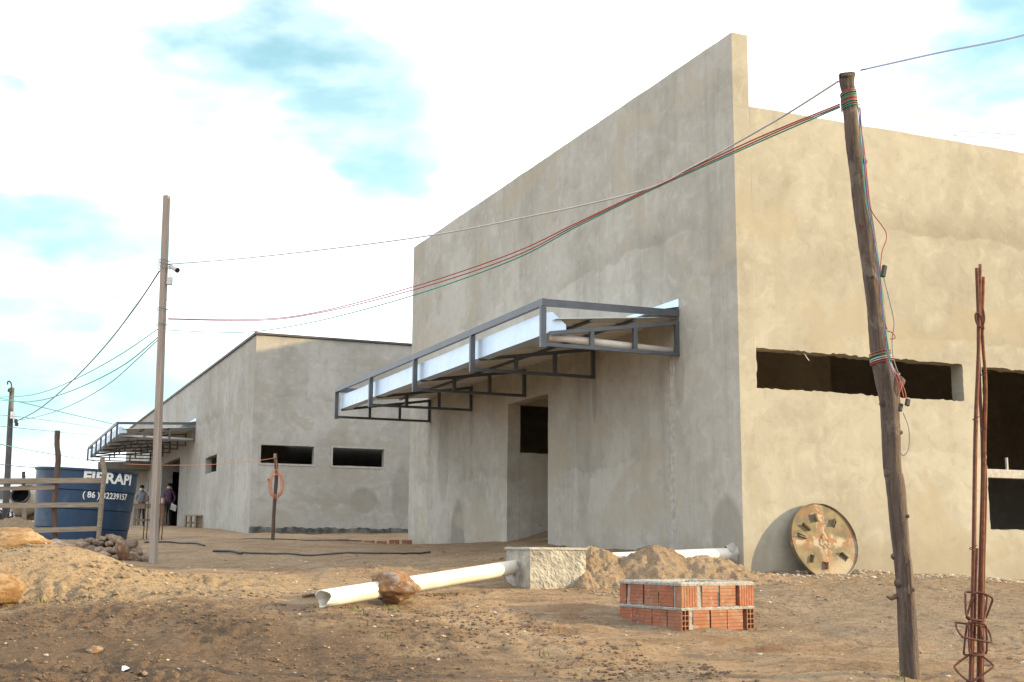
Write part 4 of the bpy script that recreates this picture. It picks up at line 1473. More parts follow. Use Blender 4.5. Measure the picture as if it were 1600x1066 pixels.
def stirrup(path, off):
    P = [Vector(p) for p in path]
    out = []
    n_ = len(P)
    for i in range(n_):
        a, b, c_ = P[i - 1], P[i], P[(i + 1) % n_]
        r_ = .022
        d1 = (a - b).normalized(); d2 = (c_ - b).normalized()
        out += [b + d1 * r_, b + (d1 + d2) * r_ * .32, b + d2 * r_]
    out = [p + fwd * off * math.sin(2 * math.pi * i / len(out)) for i, p in enumerate(out)]
    out.append(out[0]); out.append(out[1])
    return MB().tube(smooth_path(out, 3), .0052, 6).build('stirrup', 'rust', reb, smooth=True)


stirrup([(-4.144,-8.107,0.040),(-4.038,-8.152,0.032),(-4.073,-8.137,-0.092),(-4.158,-8.101,-0.081)], .05)
stirrup([(-4.095,-8.106,0.046),(-4.022,-8.137,0.011),(-4.053,-8.124,-0.099),(-4.124,-8.094,-0.088)], -.05)
stirrup([(-4.199,-8.094,-0.101),(-4.048,-8.159,-0.124),(-4.055,-8.156,-0.191),(-4.200,-8.094,-0.163)], .05)
stirrup([(-4.138,-8.099,-0.096),(-4.066,-8.129,-0.108),(-4.057,-8.133,-0.251),(-4.151,-8.093,-0.255)], -.05)
stirrup([(-4.144,-8.118,-0.092),(-4.089,-8.141,-0.098),(-4.088,-8.142,-0.244),(-4.157,-8.112,-0.250)], .04)
stirrup([(-4.222,-8.096,-0.311),(-4.119,-8.139,-0.235),(-4.059,-8.165,-0.289),(-4.176,-8.115,-0.371)], .05)
stirrup([(-4.176,-8.093,-0.391),(-4.078,-8.135,-0.355),(-4.069,-8.139,-0.442),(-4.172,-8.095,-0.472)], .05)

# ------------------------------------------------------------------ square wooden post with camera
post = thing('wooden_post', 'tall square weathered post with cables and a small camera near its top', 'post', (-6.25, 4.79, -.05))
p0, p1 = Vector((-6.25, 4.785, -.15)), Vector((-6.33, 4.815, 5.12))
d = (p1 - p0).normalized()
MB().box((p0 + p1) / 2, (.092, .085, (p1 - p0).length), Matrix.Rotation(-.42, 3, 'Z') @ Matrix.Rotation(0, 3, 'X') if False else (Vector((0, 0, 1)).rotation_difference(d).to_matrix() @ Matrix.Rotation(-.75, 3, 'Z')), taper=.86).build('shaft', 'post_wood', post, bevel=.006)
pp = lambda z: p0.lerp(p1, (z + .15) / 5.27)
for z in (4.17, 4.12, 4.06, 3.48, 3.26):
    c = pp(z)
    MB().tube([c + Vector((.075 * math.cos(a), .075 * math.sin(a), .012 * math.sin(a * 2))) for a in np.linspace(0, 2 * math.pi, 17)], .005, 5).build('wire_tie', 'grey_wire', post)
c = pp(3.88)
MB().box(c + rgt * .085, (.075, .06, .11), Matrix.Rotation(-.4, 3, 'Z')).build('junction_box', 'camera_white', post, bevel=.006)
cc = thing('security_camera', 'small white bullet camera bracketed to the square wooden post', 'camera', tuple(pp(4.08) + rgt * .06))
c = pp(4.08)
MB().tube([c + rgt * .05, c + rgt * .09 + Vector((0, 0, .015)), c + rgt * .12 + Vector((0, 0, 0))], .012, 8).build('bracket', 'camera_white', cc)
h0 = c + rgt * .095 + Vector((0, 0, .012)); h1 = c + rgt * .20 - fwd * .06 + Vector((0, 0, -.055))
MB().tube([h0, h1], .034, 16).build('housing', 'camera_white', cc, smooth=False)
MB().tube([h1, h1 + (h1 - h0).normalized() * .02], .036, 16).build('lens', 'rubber', cc)
MB().tube(smooth_path([c + rgt * .08, c + rgt * .11 + Vector((0, 0, -.2)), c + rgt * .16 + Vector((0, 0, -.40)), c + rgt * .10 + Vector((0, 0, -.47)), c + rgt * .04 + Vector((0, 0, -.44))], 5), .005, 5).build('lead', 'white_wire', cc)


# ------------------------------------------------------------------ cables overhead
def cable(path, mat, label, r_=.006, k=8):
    o = MB().tube(smooth_path(path, k), r_, 5).build('cable', mat, smooth=True)
    return tag(recentre(o), label, 'cable')


cable([(-6.261,4.790,4.122),(-5.535,2.235,3.747),(-4.611,-1.012,3.335),(-4.105,-2.792,3.176),(-3.703,-4.207,3.093),(-3.549,-4.749,3.158),(-3.424,-5.189,3.238),(-3.291,-5.655,3.336),(-3.168,-6.088,3.449)], 'white_wire', 'white cable from the square post, highest of those crossing the large hall', .008)
cable([(-6.224,4.774,3.345),(-5.505,2.222,2.966),(-5.084,0.725,2.838),(-4.566,-1.113,2.825),(-4.147,-2.600,2.881),(-3.909,-3.445,2.986),(-3.658,-4.338,3.101),(-3.420,-5.182,3.206),(-3.289,-5.648,3.251),(-3.165,-6.089,3.281)], 'red_wire', 'upper of the two red cables slung from the square post to the log pole', .006)
cable([(-6.237,4.671,3.317),(-5.523,2.132,2.934),(-5.104,0.644,2.808),(-4.589,-1.184,2.777),(-4.173,-2.662,2.829),(-3.937,-3.502,2.953),(-3.688,-4.389,3.073),(-3.451,-5.228,3.168),(-3.321,-5.691,3.218),(-3.198,-6.129,3.249)], 'red_wire', 'lower of the two red cables slung from the square post to the log pole', .006)
cable([(-6.216,4.770,3.181),(-5.842,3.439,2.973),(-5.500,2.220,2.815),(-5.080,0.727,2.735),(-4.579,-1.057,2.736),(-4.146,-2.599,2.816),(-3.909,-3.444,2.953),(-3.658,-4.337,3.080),(-3.421,-5.182,3.171),(-3.290,-5.648,3.218),(-3.166,-6.089,3.258)], 'green_wire', 'green cable slung lowest from the square post to the log pole', .006)
cable([(-3.022,-6.150,3.530),(-2.241,-6.092,3.816),(-1.350,-6.026,4.131),(-0.194,-5.940,4.616)], 'blue_wire', 'dark blue cable leaving the log pole top towards the upper right', .006)
cable([(-3.051,-6.138,3.282),(-1.979,-5.571,3.537),(-0.325,-4.695,3.911),(2.415,-3.246,4.576)], 'white_wire', 'thin pale cable leaving the log pole towards the right over the hall roof', .004)
cable([(-6.372,4.837,4.020),(-6.473,6.463,3.835),(-6.657,9.439,3.618),(-6.935,13.922,3.487),(-7.301,19.833,3.497),(-7.686,26.041,3.732)], 'grey_wire', 'dark cable dropping steeply from the square post to the utility pole', .012)
cable([(-6.348,4.827,3.198),(-6.602,7.111,3.150),(-6.963,10.360,3.178),(-7.399,14.288,3.317),(-7.923,19.001,3.692),(-9.262,31.058,4.922)], 'green_wire', 'uppermost of the slack green cables left of the square post', .007)
cable([(-6.342,4.824,3.081),(-6.545,6.647,2.961),(-6.810,9.028,2.957),(-7.145,12.028,3.042),(-7.483,15.063,3.209),(-7.916,18.952,3.579),(-9.265,31.059,4.963)], 'green_wire', 'middle of the slack green cables left of the square post', .008)
cable([(-6.341,4.823,3.045),(-6.438,6.363,2.978),(-6.603,9.004,2.901),(-6.849,12.924,2.979),(-7.117,17.206,3.174),(-7.384,21.460,3.437),(-7.671,26.035,3.769)], 'green_wire', 'lowest of the slack green cables left of the square post', .007)
cable([(-8.779,19.987,3.831),(-7.675,23.534,4.053),(-6.257,28.086,4.259),(-3.998,35.340,4.609)], 'green_wire', 'straight green cable running down to the corner of the far canopy', .010)
cable([(-8.745,19.972,3.361),(-6.931,29.707,4.176),(-3.117,50.178,5.749)], 'grey_wire', 'faint thin cable just under the green one at the far canopy', .008)
cable([(-8.726,19.964,3.096),(-6.868,30.824,3.921),(-3.526,50.352,5.404)], 'grey_wire', 'faint thin cable second below the green one at the far canopy', .008)
cable([(-8.667,15.592,2.391),(-7.059,24.487,2.774),(-4.289,39.810,3.510)], 'green_wire', 'thin cable sloping behind the dark fence stake', .010)
cable([(-8.621,13.399,1.805),(-7.894,14.918,1.814),(-7.325,16.108,1.858)], 'grey_wire', 'thin cable reaching the rim of the blue tank', .010)
cable([(-5.836,13.302,1.826),(-5.103,12.679,1.788),(-4.334,12.025,1.788),(-3.585,11.388,1.850),(-3.281,11.129,1.894)], 'orange_wire', 'orange cable stretched from the crooked stake towards the far porch', .005)
cable([(13.680,10.437,10.683),(18.544,13.034,12.056),(25.010,16.486,13.813)], 'grey_wire', 'upper of two faint cables above the hall roof at right edge', .010)
cable([(13.525,10.503,10.564),(18.725,13.216,12.021),(25.002,16.490,13.679)], 'grey_wire', 'lower of two faint cables above the hall roof at right edge', .010)

# ------------------------------------------------------------------ stake with orange coil
stk = thing('wooden_stake', 'thin crooked dark stake standing before the smaller hall', 'stake', (-3.26, 11.12, .3))
MB().tube(smooth_path([(-3.27, 11.12, .1)] + [(-3.259,11.120,0.316),(-3.256,11.118,0.863),(-3.239,11.111,1.352),(-3.238,11.111,1.659),(-3.270,11.124,1.919)], 5), .035, 10, jit=.08).build('shaft', 'darkwood', stk, smooth=True)
MB().tube([(-3.274,11.104,1.892),(-3.277,11.105,1.979)], .03, 8).build('cut_top', 'plank', stk)
ext = thing('extension_lead', 'coil of orange cable hung on the crooked stake', 'cable coil', (-3.22, 11.06, 1.1))
ctr = Vector((-3.225, 11.07, 1.375))
for i in range(9):
    a0 = .13 + random.uniform(-.05, .035); b0 = .25 + random.uniform(-.06, .04)
    off = rgt * random.uniform(-.02, .02) + Vector((0, 0, random.uniform(-.02, .02))) - fwd * (.01 + .012 * i)
    MB().tube([ctr + off + rgt * a0 * math.cos(t) + Vector((0, 0, b0 * math.sin(t))) for t in np.linspace(0, 2 * math.pi, 28)], .0045, 5, cap=False).build('loop', 'orange_wire', ext, smooth=True)
MB().box(ctr - rgt * .155 + Vector((0, 0, .10)), (.05, .04, .04)).build('plug', 'rubber', ext, bevel=.005)
MB().tube(smooth_path([ctr + Vector((0, 0, .25)), ctr + Vector((0, 0, .42)) - rgt * .03, Vector((-3.265, 11.10, 1.90))], 4), .0065, 5).build('lead', 'orange_wire', ext)

# ------------------------------------------------------------------ plank fence
fen = thing('plank_fence', 'rough plank fence with crooked posts in front of the blue tank', 'fence', (-7.2, 10.6, .25))
MB().tube(smooth_path([(-7.19, 10.62, .05)] + [(-7.205,10.624,0.284),(-7.247,10.642,0.784),(-7.257,10.646,1.120),(-7.240,10.639,1.684),(-7.278,10.655,1.968),(-7.283,10.657,2.218)], 4), [.05] * 17 + [.048] * 8, 10, jit=.07).build('stake', 'darkwood', fen, smooth=True)
MB().tube(smooth_path([(-6.53, 10.12, .1)] + [(-6.529,10.065,0.365),(-6.519,10.061,0.728),(-6.510,10.057,1.116),(-6.499,10.052,1.472),(-6.540,10.070,1.651),(-6.535,10.067,1.740)], 4), .042, 10, jit=.09).build('stake', 'plank', fen, smooth=True)
MB().tube([(-10.3, 11.8, .1), (-10.25, 11.8, 1.9)], .05, 10).build('stake', 'darkwood', fen, smooth=True)
for (a, b, w) in (([(-9.824,11.629,1.299)], [(-6.457,10.197,1.335)], .092), ([(-9.814,11.679,1.133)], [(-7.265,10.595,1.208)], .068), ([(-9.789,11.614,0.863)], [(-6.474,10.205,0.910)], .085), ([(-9.749,11.597,0.375)], [(-6.472,10.204,0.499)], .085), ([(-9.749,11.652,0.343)], [(-7.482,10.688,0.381)], .045)):
    o = MB().bar(a[0], b[0], .028, w)
    o.build('plank', 'plank', fen, bevel=.003)

# ------------------------------------------------------------------ blue tank
TC = Vector((-6.50, 14.66, 0))
tank = thing('water_tank', 'big blue fibreglass water tank with white lettering behind the plank fence', 'water tank', (TC.x, TC.y, .15))
TR = Matrix.Rotation(.045, 3, Vector((fwd.x, fwd.y, 0)))
TB = .13


def trad(z):
    zs_ = [0, .42, .43, .80, .81, 1.18, 1.19, 1.56, 1.62]
    rs_ = [.895, .925, .935, .955, .968, .985, .998, 1.012, 1.015]
    return float(np.interp(z, zs_, rs_))


prof = []
for z in (0, .41, .418, .426, .43, .79, .798, .806, .81, 1.17, 1.178, 1.186, 1.19, 1.52, 1.56, 1.575, 1.60, 1.62):
    r_ = trad(z)
    if z in (.418, .426, .798, .806, 1.178, 1.186):
        r_ -= .012
    if z in (1.575, 1.60, 1.62):
        r_ += .03
    prof.append((r_, z))
prof += [(.98, 1.622), (.96, 1.60), (.5, 1.605), (.001, 1.61)]
MB().lathe(prof, 80, TC + Vector((0, 0, TB)), TR).build('shell', 'tank', tank, smooth=True)
sh = tank.children[0]
sm = sh.modifiers.new('edge', 'EDGE_SPLIT'); sm.split_angle = math.radians(25)


def lettering(txt, zlo, zhi, amid, awid, name, bold):
    cu_ = bpy.data.curves.new('txt', 'FONT')
    cu_.body = txt
    cu_.size = 1.0
    cu_.offset = bold
    cu_.resolution_u = 3
    to = bpy.data.objects.new('txt', cu_)
    COL.objects.link(to)
    dg = bpy.context.evaluated_depsgraph_get()
    me0 = bpy.data.meshes.new_from_object(to.evaluated_get(dg))
    bpy.data.objects.remove(to)
    bm_ = bmesh.new(); bm_.from_mesh(me0)
    bmesh.ops.triangulate(bm_, faces=bm_.faces)
    for _ in range(2):
        bmesh.ops.subdivide_edges(bm_, edges=[e for e in bm_.edges if e.calc_length() > .12], cuts=1)
    xs_ = [v.co.x for v in bm_.verts]; ys_ = [v.co.y for v in bm_.verts]
    x0, x1, y0, y1 = min(xs_), max(xs_), min(ys_), max(ys_)
    base = math.atan2(-fwd.y, -fwd.x)
    for v in bm_.verts:
        u_ = (v.co.x - x0) / (x1 - x0) - .5
        h_ = zlo + (zhi - zlo) * (v.co.y - y0) / (y1 - y0)
        a = base + amid + awid * u_
        r_ = trad(h_) + .008
        q = TR @ Vector((r_ * math.cos(a), r_ * math.sin(a), h_)) + TC + Vector((0, 0, TB))
        v.co = q - Vector(tank.location)
    me1 = bpy.data.meshes.new(name)
    bm_.to_mesh(me1); bm_.free()
    me1.materials.append(M['white_paint'])
    o = bpy.data.objects.new(name, me1)
    COL.objects.link(o)
    o.parent = tank


lettering('FIBRAPI', 1.345, 1.565, math.radians(46), math.radians(62), 'lettering', .035)
lettering('( 86 ) 32239157', 1.00, 1.165, math.radians(45), math.radians(58), 'lettering', .018)

# ------------------------------------------------------------------ background left
# utility pole
up = thing('utility_pole', 'slim grey utility pole with hooked top at the far left', 'utility pole', (-7.76, 26.07, .7))
UP = [(-7.754,26.071,0.703),(-7.790,26.086,2.225),(-7.830,26.103,4.087),(-7.838,26.106,4.727)]
MB().tube(UP, [.11, .09, .075, .065], 12).build('shaft', 'concrete_pole', up, smooth=True)
MB().tube(smooth_path([(-7.850,26.002,4.602),(-7.864,26.008,4.809),(-7.921,26.033,4.903),(-7.972,26.054,4.884),(-7.967,26.052,4.808)], 4), .022, 8).build('hook', 'dark_steel', up, smooth=True)
for p in [(-7.904,26.025,4.639),(-7.672,25.927,3.741),(-7.648,25.917,3.648)]:
    MB().lathe([(.001, -.06), (.05, -.05), (.05, .04), (.02, .06)], 12, p).build('insulator', 'dark_steel', up)
MB().box([(-7.770,25.914,3.903)][0], (.13, .1, .2)).build('meter_plate', 'white_paint', up)
sp = thing('thin_post', 'thin dark post just left of the blue tank', 'post', (-7.9, 25, .65))
MB().tube([(-7.351,23.726,0.767),(-7.428,23.758,2.170)], .05, 8).build('shaft', 'dark_steel', sp)
MB().tube([(-7.467,23.775,2.030),(-7.370,23.734,2.031)], .02, 6).build('crosspiece', 'dark_steel', sp)

# far boundary wall
far = thing('boundary_wall', 'low pale wall far behind the plank fence at left', 'wall', (-20, 75, 1))
mb = MB(); mb.box((-13, 74, 1.9), (26, .25, 4.1), Matrix.Rotation(-.35, 3, 'Z')); mb.build('panel', 'cream_wall', far)
mb = MB(); mb.box((-13, 74, 4.0), (26.2, .4, .12), Matrix.Rotation(-.35, 3, 'Z')); mb.build('capping', 'slab', far)

# white car
car = thing('parked_car', 'white car with red tail light parked behind the cement mixer', 'car', (-6.6, 38.6, .8))
CO = Vector((-8.70, 39.9, .80)); CX = Vector((.9203, -.3913, 0)); CY = Vector((.3913, .9203, 0))
cp = lambda l, w, z: CO + CX * l + CY * w + Vector((0, 0, z))
prof = [(0.05, .35), (0.0, .62), (.04, .95), (.10, 1.08), (.30, 1.52), (.55, 1.62), (1.6, 1.66), (2.3, 1.60), (3.05, 1.10), (3.9, 1.02), (4.25, .88), (4.35, .55), (4.3, .30)]
mb = MB()
n = len(prof)
for w, ins in ((0, .0), (.04, -.03), (1.70, -.03), (1.74, 0)):
    for (l, z) in prof:
        k = .10 if z > 1.2 else 0
        ww = w + (k if w < .9 else -k)
        mb.v.append(tuple(cp(l, ww, z - ins * (1 if z > 1.5 else 0))))
for i in range(3):
    for j in range(n):
        a = i * n + j; b = i * n + (j + 1) % n
        mb.f.append((a, b, b + n, a + n))
mb.f.append(tuple(range(n - 1, -1, -1))); mb.f.append(tuple(3 * n + j for j in range(n)))
mb.mi = [0] * len(mb.f)
mb.build('body', 'car_paint', car, bevel=.03)
for (l0, l1, l2, l3) in ((.42, 1.25, 1.25, .30), (1.33, 2.05, 2.15, 1.33), (2.13, 2.25, 2.88, 2.23)):
    MB().add([tuple(cp(l0, .085, 1.50)), tuple(cp(l1, .085, 1.52)), tuple(cp(l2, -.012, 1.12)), tuple(cp(l3, -.012, 1.12))], [(0, 1, 2, 3)]).build('side_window', 'glass', car)
MB().box(cp(.06, .10, .92), (.14, .24, .20), Matrix((CX, CY, Vector((0, 0, 1)))).transposed()).build('tail_light', 'red_lens', car, bevel=.02)
MB().box(cp(.02, .85, .42), (.12, 1.6, .18), Matrix((CX, CY, Vector((0, 0, 1)))).transposed()).build('bumper', 'dark_steel', car, bevel=.02)
for l in (.86, 3.48):
    for w in (.02, 1.72):
        Rw = Matrix((CX, Vector((0, 0, 1)), -CY)).transposed()
        tw = MB().lathe([(.20, -.10), (.29, -.11), (.345, -.07), (.345, .07), (.29, .11), (.20, .10)], 32, cp(l, w, .34), Rw).build('wheel', 'rubber', car, smooth=True)
        MB().lathe([(.001, .075), (.06, .085), (.07, .06), (.20, .05), (.215, .09)], 24, cp(l, w, .34), Rw if w < 1 else Rw @ Matrix.Rotation(math.pi, 3, 'X')).build('hub', 'dark_steel', tw)
        if w < 1:
            for q in range(5):
                a = q * 2 * math.pi / 5 + .3
                MB().bar(cp(l, w - .10, .34) + CX * .03 * math.cos(a) + Vector((0, 0, .03 * math.sin(a))), cp(l, w - .115, .34) + CX * .205 * math.cos(a) + Vector((0, 0, .205 * math.sin(a))), .045, .02, up=CY).build('spoke', 'alloy', tw)
    MB().lathe([(.36, -.02), (.41, -.02), (.41, .02), (.36, .02), (.36, -.02)], 32, cp(l, -.005, .36), Matrix((CX, Vector((0, 0, 1)), -CY)).transposed()).build('wheel_arch', 'rubber', car)

# cement mixer
mx = thing('cement_mixer', 'dusty cement mixer with round dark drum mouth beside the blue tank', 'cement mixer', (-7.35, 19.75, .6))
MC = Vector([(-7.458,19.425,1.207)][0])
ax = (-fwd * .92 + Vector((0, 0, .38))).normalized()
s_ = ax.cross(Vector((0, 0, 1))).normalized(); u_ = s_.cross(ax)
RM_ = Matrix((s_, u_, ax)).transposed()
dr = MB().lathe([(.001, -.52), (.20, -.50), (.36, -.34), (.38, .0), (.37, .06), (.215, .36), (.205, .38)], 40, MC + Vector((0, 0, .02)), RM_).build('drum', 'dusty_drum', mx, smooth=True)
MB().lathe([(.205, .37), (.235, .36), (.235, .40), (.20, .40), (.20, .37), (.30, .05), (.30, -.2), (.001, -.3)], 40, MC + Vector((0, 0, .02)), RM_).build('drum_mouth', 'dark_steel', dr, smooth=True)
for a in range(3):
    q = a * 2.09
    MB().bar(MC + s_ * .2 * math.cos(q) + u_ * .2 * math.sin(q) + ax * .1, MC + s_ * .06 * math.cos(q + .5) + u_ * .06 * math.sin(q + .5) + ax * -.2, .02, .08).build('blade', 'dark_steel', dr)
MB().lathe([(.40, -.03), (.42, -.03), (.42, .03), (.40, .03)], 40, MC + Vector((0, 0, .02)), RM_).build('gear_ring', 'dark_steel', dr)
gz = G(MC.x, MC.y)
for s in (-.32, .34):
    MB().tube([Vector((MC.x, MC.y, gz)) + rgt * s * 1.3 - fwd * .25, MC + rgt * s, Vector((MC.x, MC.y, gz)) + rgt * s * 1.3 + fwd * .35], .022, 8).build('frame_leg', 'dark_steel', mx)
MB().box((MC.x - .02, MC.y - .45, (gz + MC.z - .2) / 2), (.10, .06, MC.z - .2 - gz + .1), Matrix.Rotation(-.4, 3, 'Z')).build('front_leg', 'plank', mx, bevel=.005)
for s in (-.42, .42):
    MB().lathe([(.08, -.03), (.14, -.035), (.14, .035), (.08, .03)], 24, Vector((MC.x, MC.y, gz + .14)) + rgt * s + fwd * .3, Matrix((fwd, Vector((0, 0, 1)), rgt)).transposed()).build('wheel', 'rubber', mx)
heap('sand_heap', 'pale sand heap under the cement mixer behind the fence', -7.6, 18.9, 1.1, .8, lambda X_, Y_: cone(X_, Y_, -7.7, 18.9, 1.0, .32, 1.0), 'sand', 'sand heap')

# concrete porch by the far canopy
por = thing('porch', 'low grey slab-roofed porch with pale wall beside the far hall', 'porch', (-2.2, 48, .9))
sl = [(-3.331,47.009,3.561),(-0.762,45.917,3.522)]
MB().box((-1.95, 47.4, 3.78), (2.75, 2.2, .33), Matrix.Rotation(-.39, 3, 'Z')).build('roof_slab', 'slab', por, bevel=.02)
MB().box((-1.75, 48.1, 2.2), (2.0, .15, 2.85), Matrix.Rotation(-.39, 3, 'Z')).build('back_wall', 'cream_wall', por)
w0 = [(-1.273,46.352,2.914)][0]
MB().box(w0, (.30, .08, .50), Matrix.Rotation(-.39, 3, 'Z')).build('window', 'glass', por)
MB().box((w0[0], w0[1] - .03, w0[2] - .28), (.40, .12, .05), Matrix.Rotation(-.39, 3, 'Z')).build('window_sill', 'slab', por)

# work bench, stool
ben = thing('work_bench', 'rough wooden work bench in front of the far doorway', 'bench', (-2.2, 38.9, .9))
b0, b1 = [Vector(p) for p in [(-2.799,39.176,1.782),(-1.644,38.685,1.816)]]
bc = (b0 + b1) / 2
Rb = Matrix.Rotation(-.402, 3, 'Z')
L = (b1 - b0).length
MB().box((bc.x, bc.y + .25, bc.z), (L, .6, .06), Rb).build('top', 'plank', ben, bevel=.005)
MB().box((bc.x, bc.y - .05, bc.z - .10), (L - .05, .03, .13), Rb).build('apron', 'plank', ben)
MB().box((bc.x, bc.y, bc.z - .62), (L - .1, .03, .09), Rb).build('rail', 'plank', ben)
for s in (-.42, .40):
    for q in (0, .5):
        c = bc + rgt * s * L * 1.05 + fwd * q
        g_ = G(c.x, c.y)
        MB().box((c.x, c.y, (g_ + bc.z - .03) / 2), (.09, .07, bc.z - .03 - g_), Rb).build('leg', 'plank', ben)
for k, (x_, nm) in enumerate(((247, 'left'), (253, 'right'))):
    p = [(-1.811,38.974,1.923),(-1.718,38.934,1.949)][k]
    o = MB().lathe([(.001, -.10), (.07, -.10), (.08, .08), (.05, .12), (.001, .12)], 14, p).build('plastic_cup', 'paper', smooth=True)
    tag(recentre(o), ('white container on the work bench, nearer the post', 'white container on the work bench, nearer the man in purple')[k], 'container')
sto = thing('wooden_stool', 'small wooden step box against the far hall wall', 'stool', (-1.75, 31.1, .8))
q0, q1 = [Vector(p) for p in [(-1.950,31.209,1.206),(-1.384,30.969,1.232)]]
qc = (q0 + q1) / 2; g_ = G(qc.x, qc.y) - .03
Rq = Matrix.Rotation(-.30, 3, 'Z')
MB().box((qc.x, qc.y, qc.z), (.66, .32, .05), Rq).build('top', 'plank', sto, bevel=.004)
hh = qc.z - .025 - g_
MB().box((qc.x + .19, qc.y - .10, g_ + hh / 2), (.27, .03, hh), Rq).build('side_panel', 'plank', sto)
for s in (-.29, -.12, .05):
    c = qc + Vector((math.cos(-.30), math.sin(-.30), 0)) * s
    MB().box((c.x, c.y - .10, g_ + hh / 2), (.06, .26, hh), Rq).build('leg', 'plank', sto)
MB().box((qc.x - .13, qc.y - .09, g_ + hh * .45), (.33, .04, .08), Rq).build('rail', 'plank', sto)
# starter rods standing near the post
for k, (px_, lab) in enumerate(zip([(-5.178,15.196,0.198),(-5.116,15.169,0.213),(-4.875,15.067,0.214),(-4.813,15.040,0.242)], ('leftmost of four thin rusty rods standing behind the wooden post', 'second from left of four thin rusty rods behind the wooden post', 'third from left of four thin rusty rods behind the wooden post', 'rightmost of four thin rusty rods behind the wooden post'))):
    g_ = G(px_[0], px_[1])
    o = MB().tube([(px_[0], px_[1], g_ - .1), (px_[0] + .01, px_[1], g_ + .45), (px_[0] + .005, px_[1] + .01, g_ + .92)], .012, 6).build('rebar_rod', 'rust_bright', smooth=True)
    tag(recentre(o), lab, 'rebar')


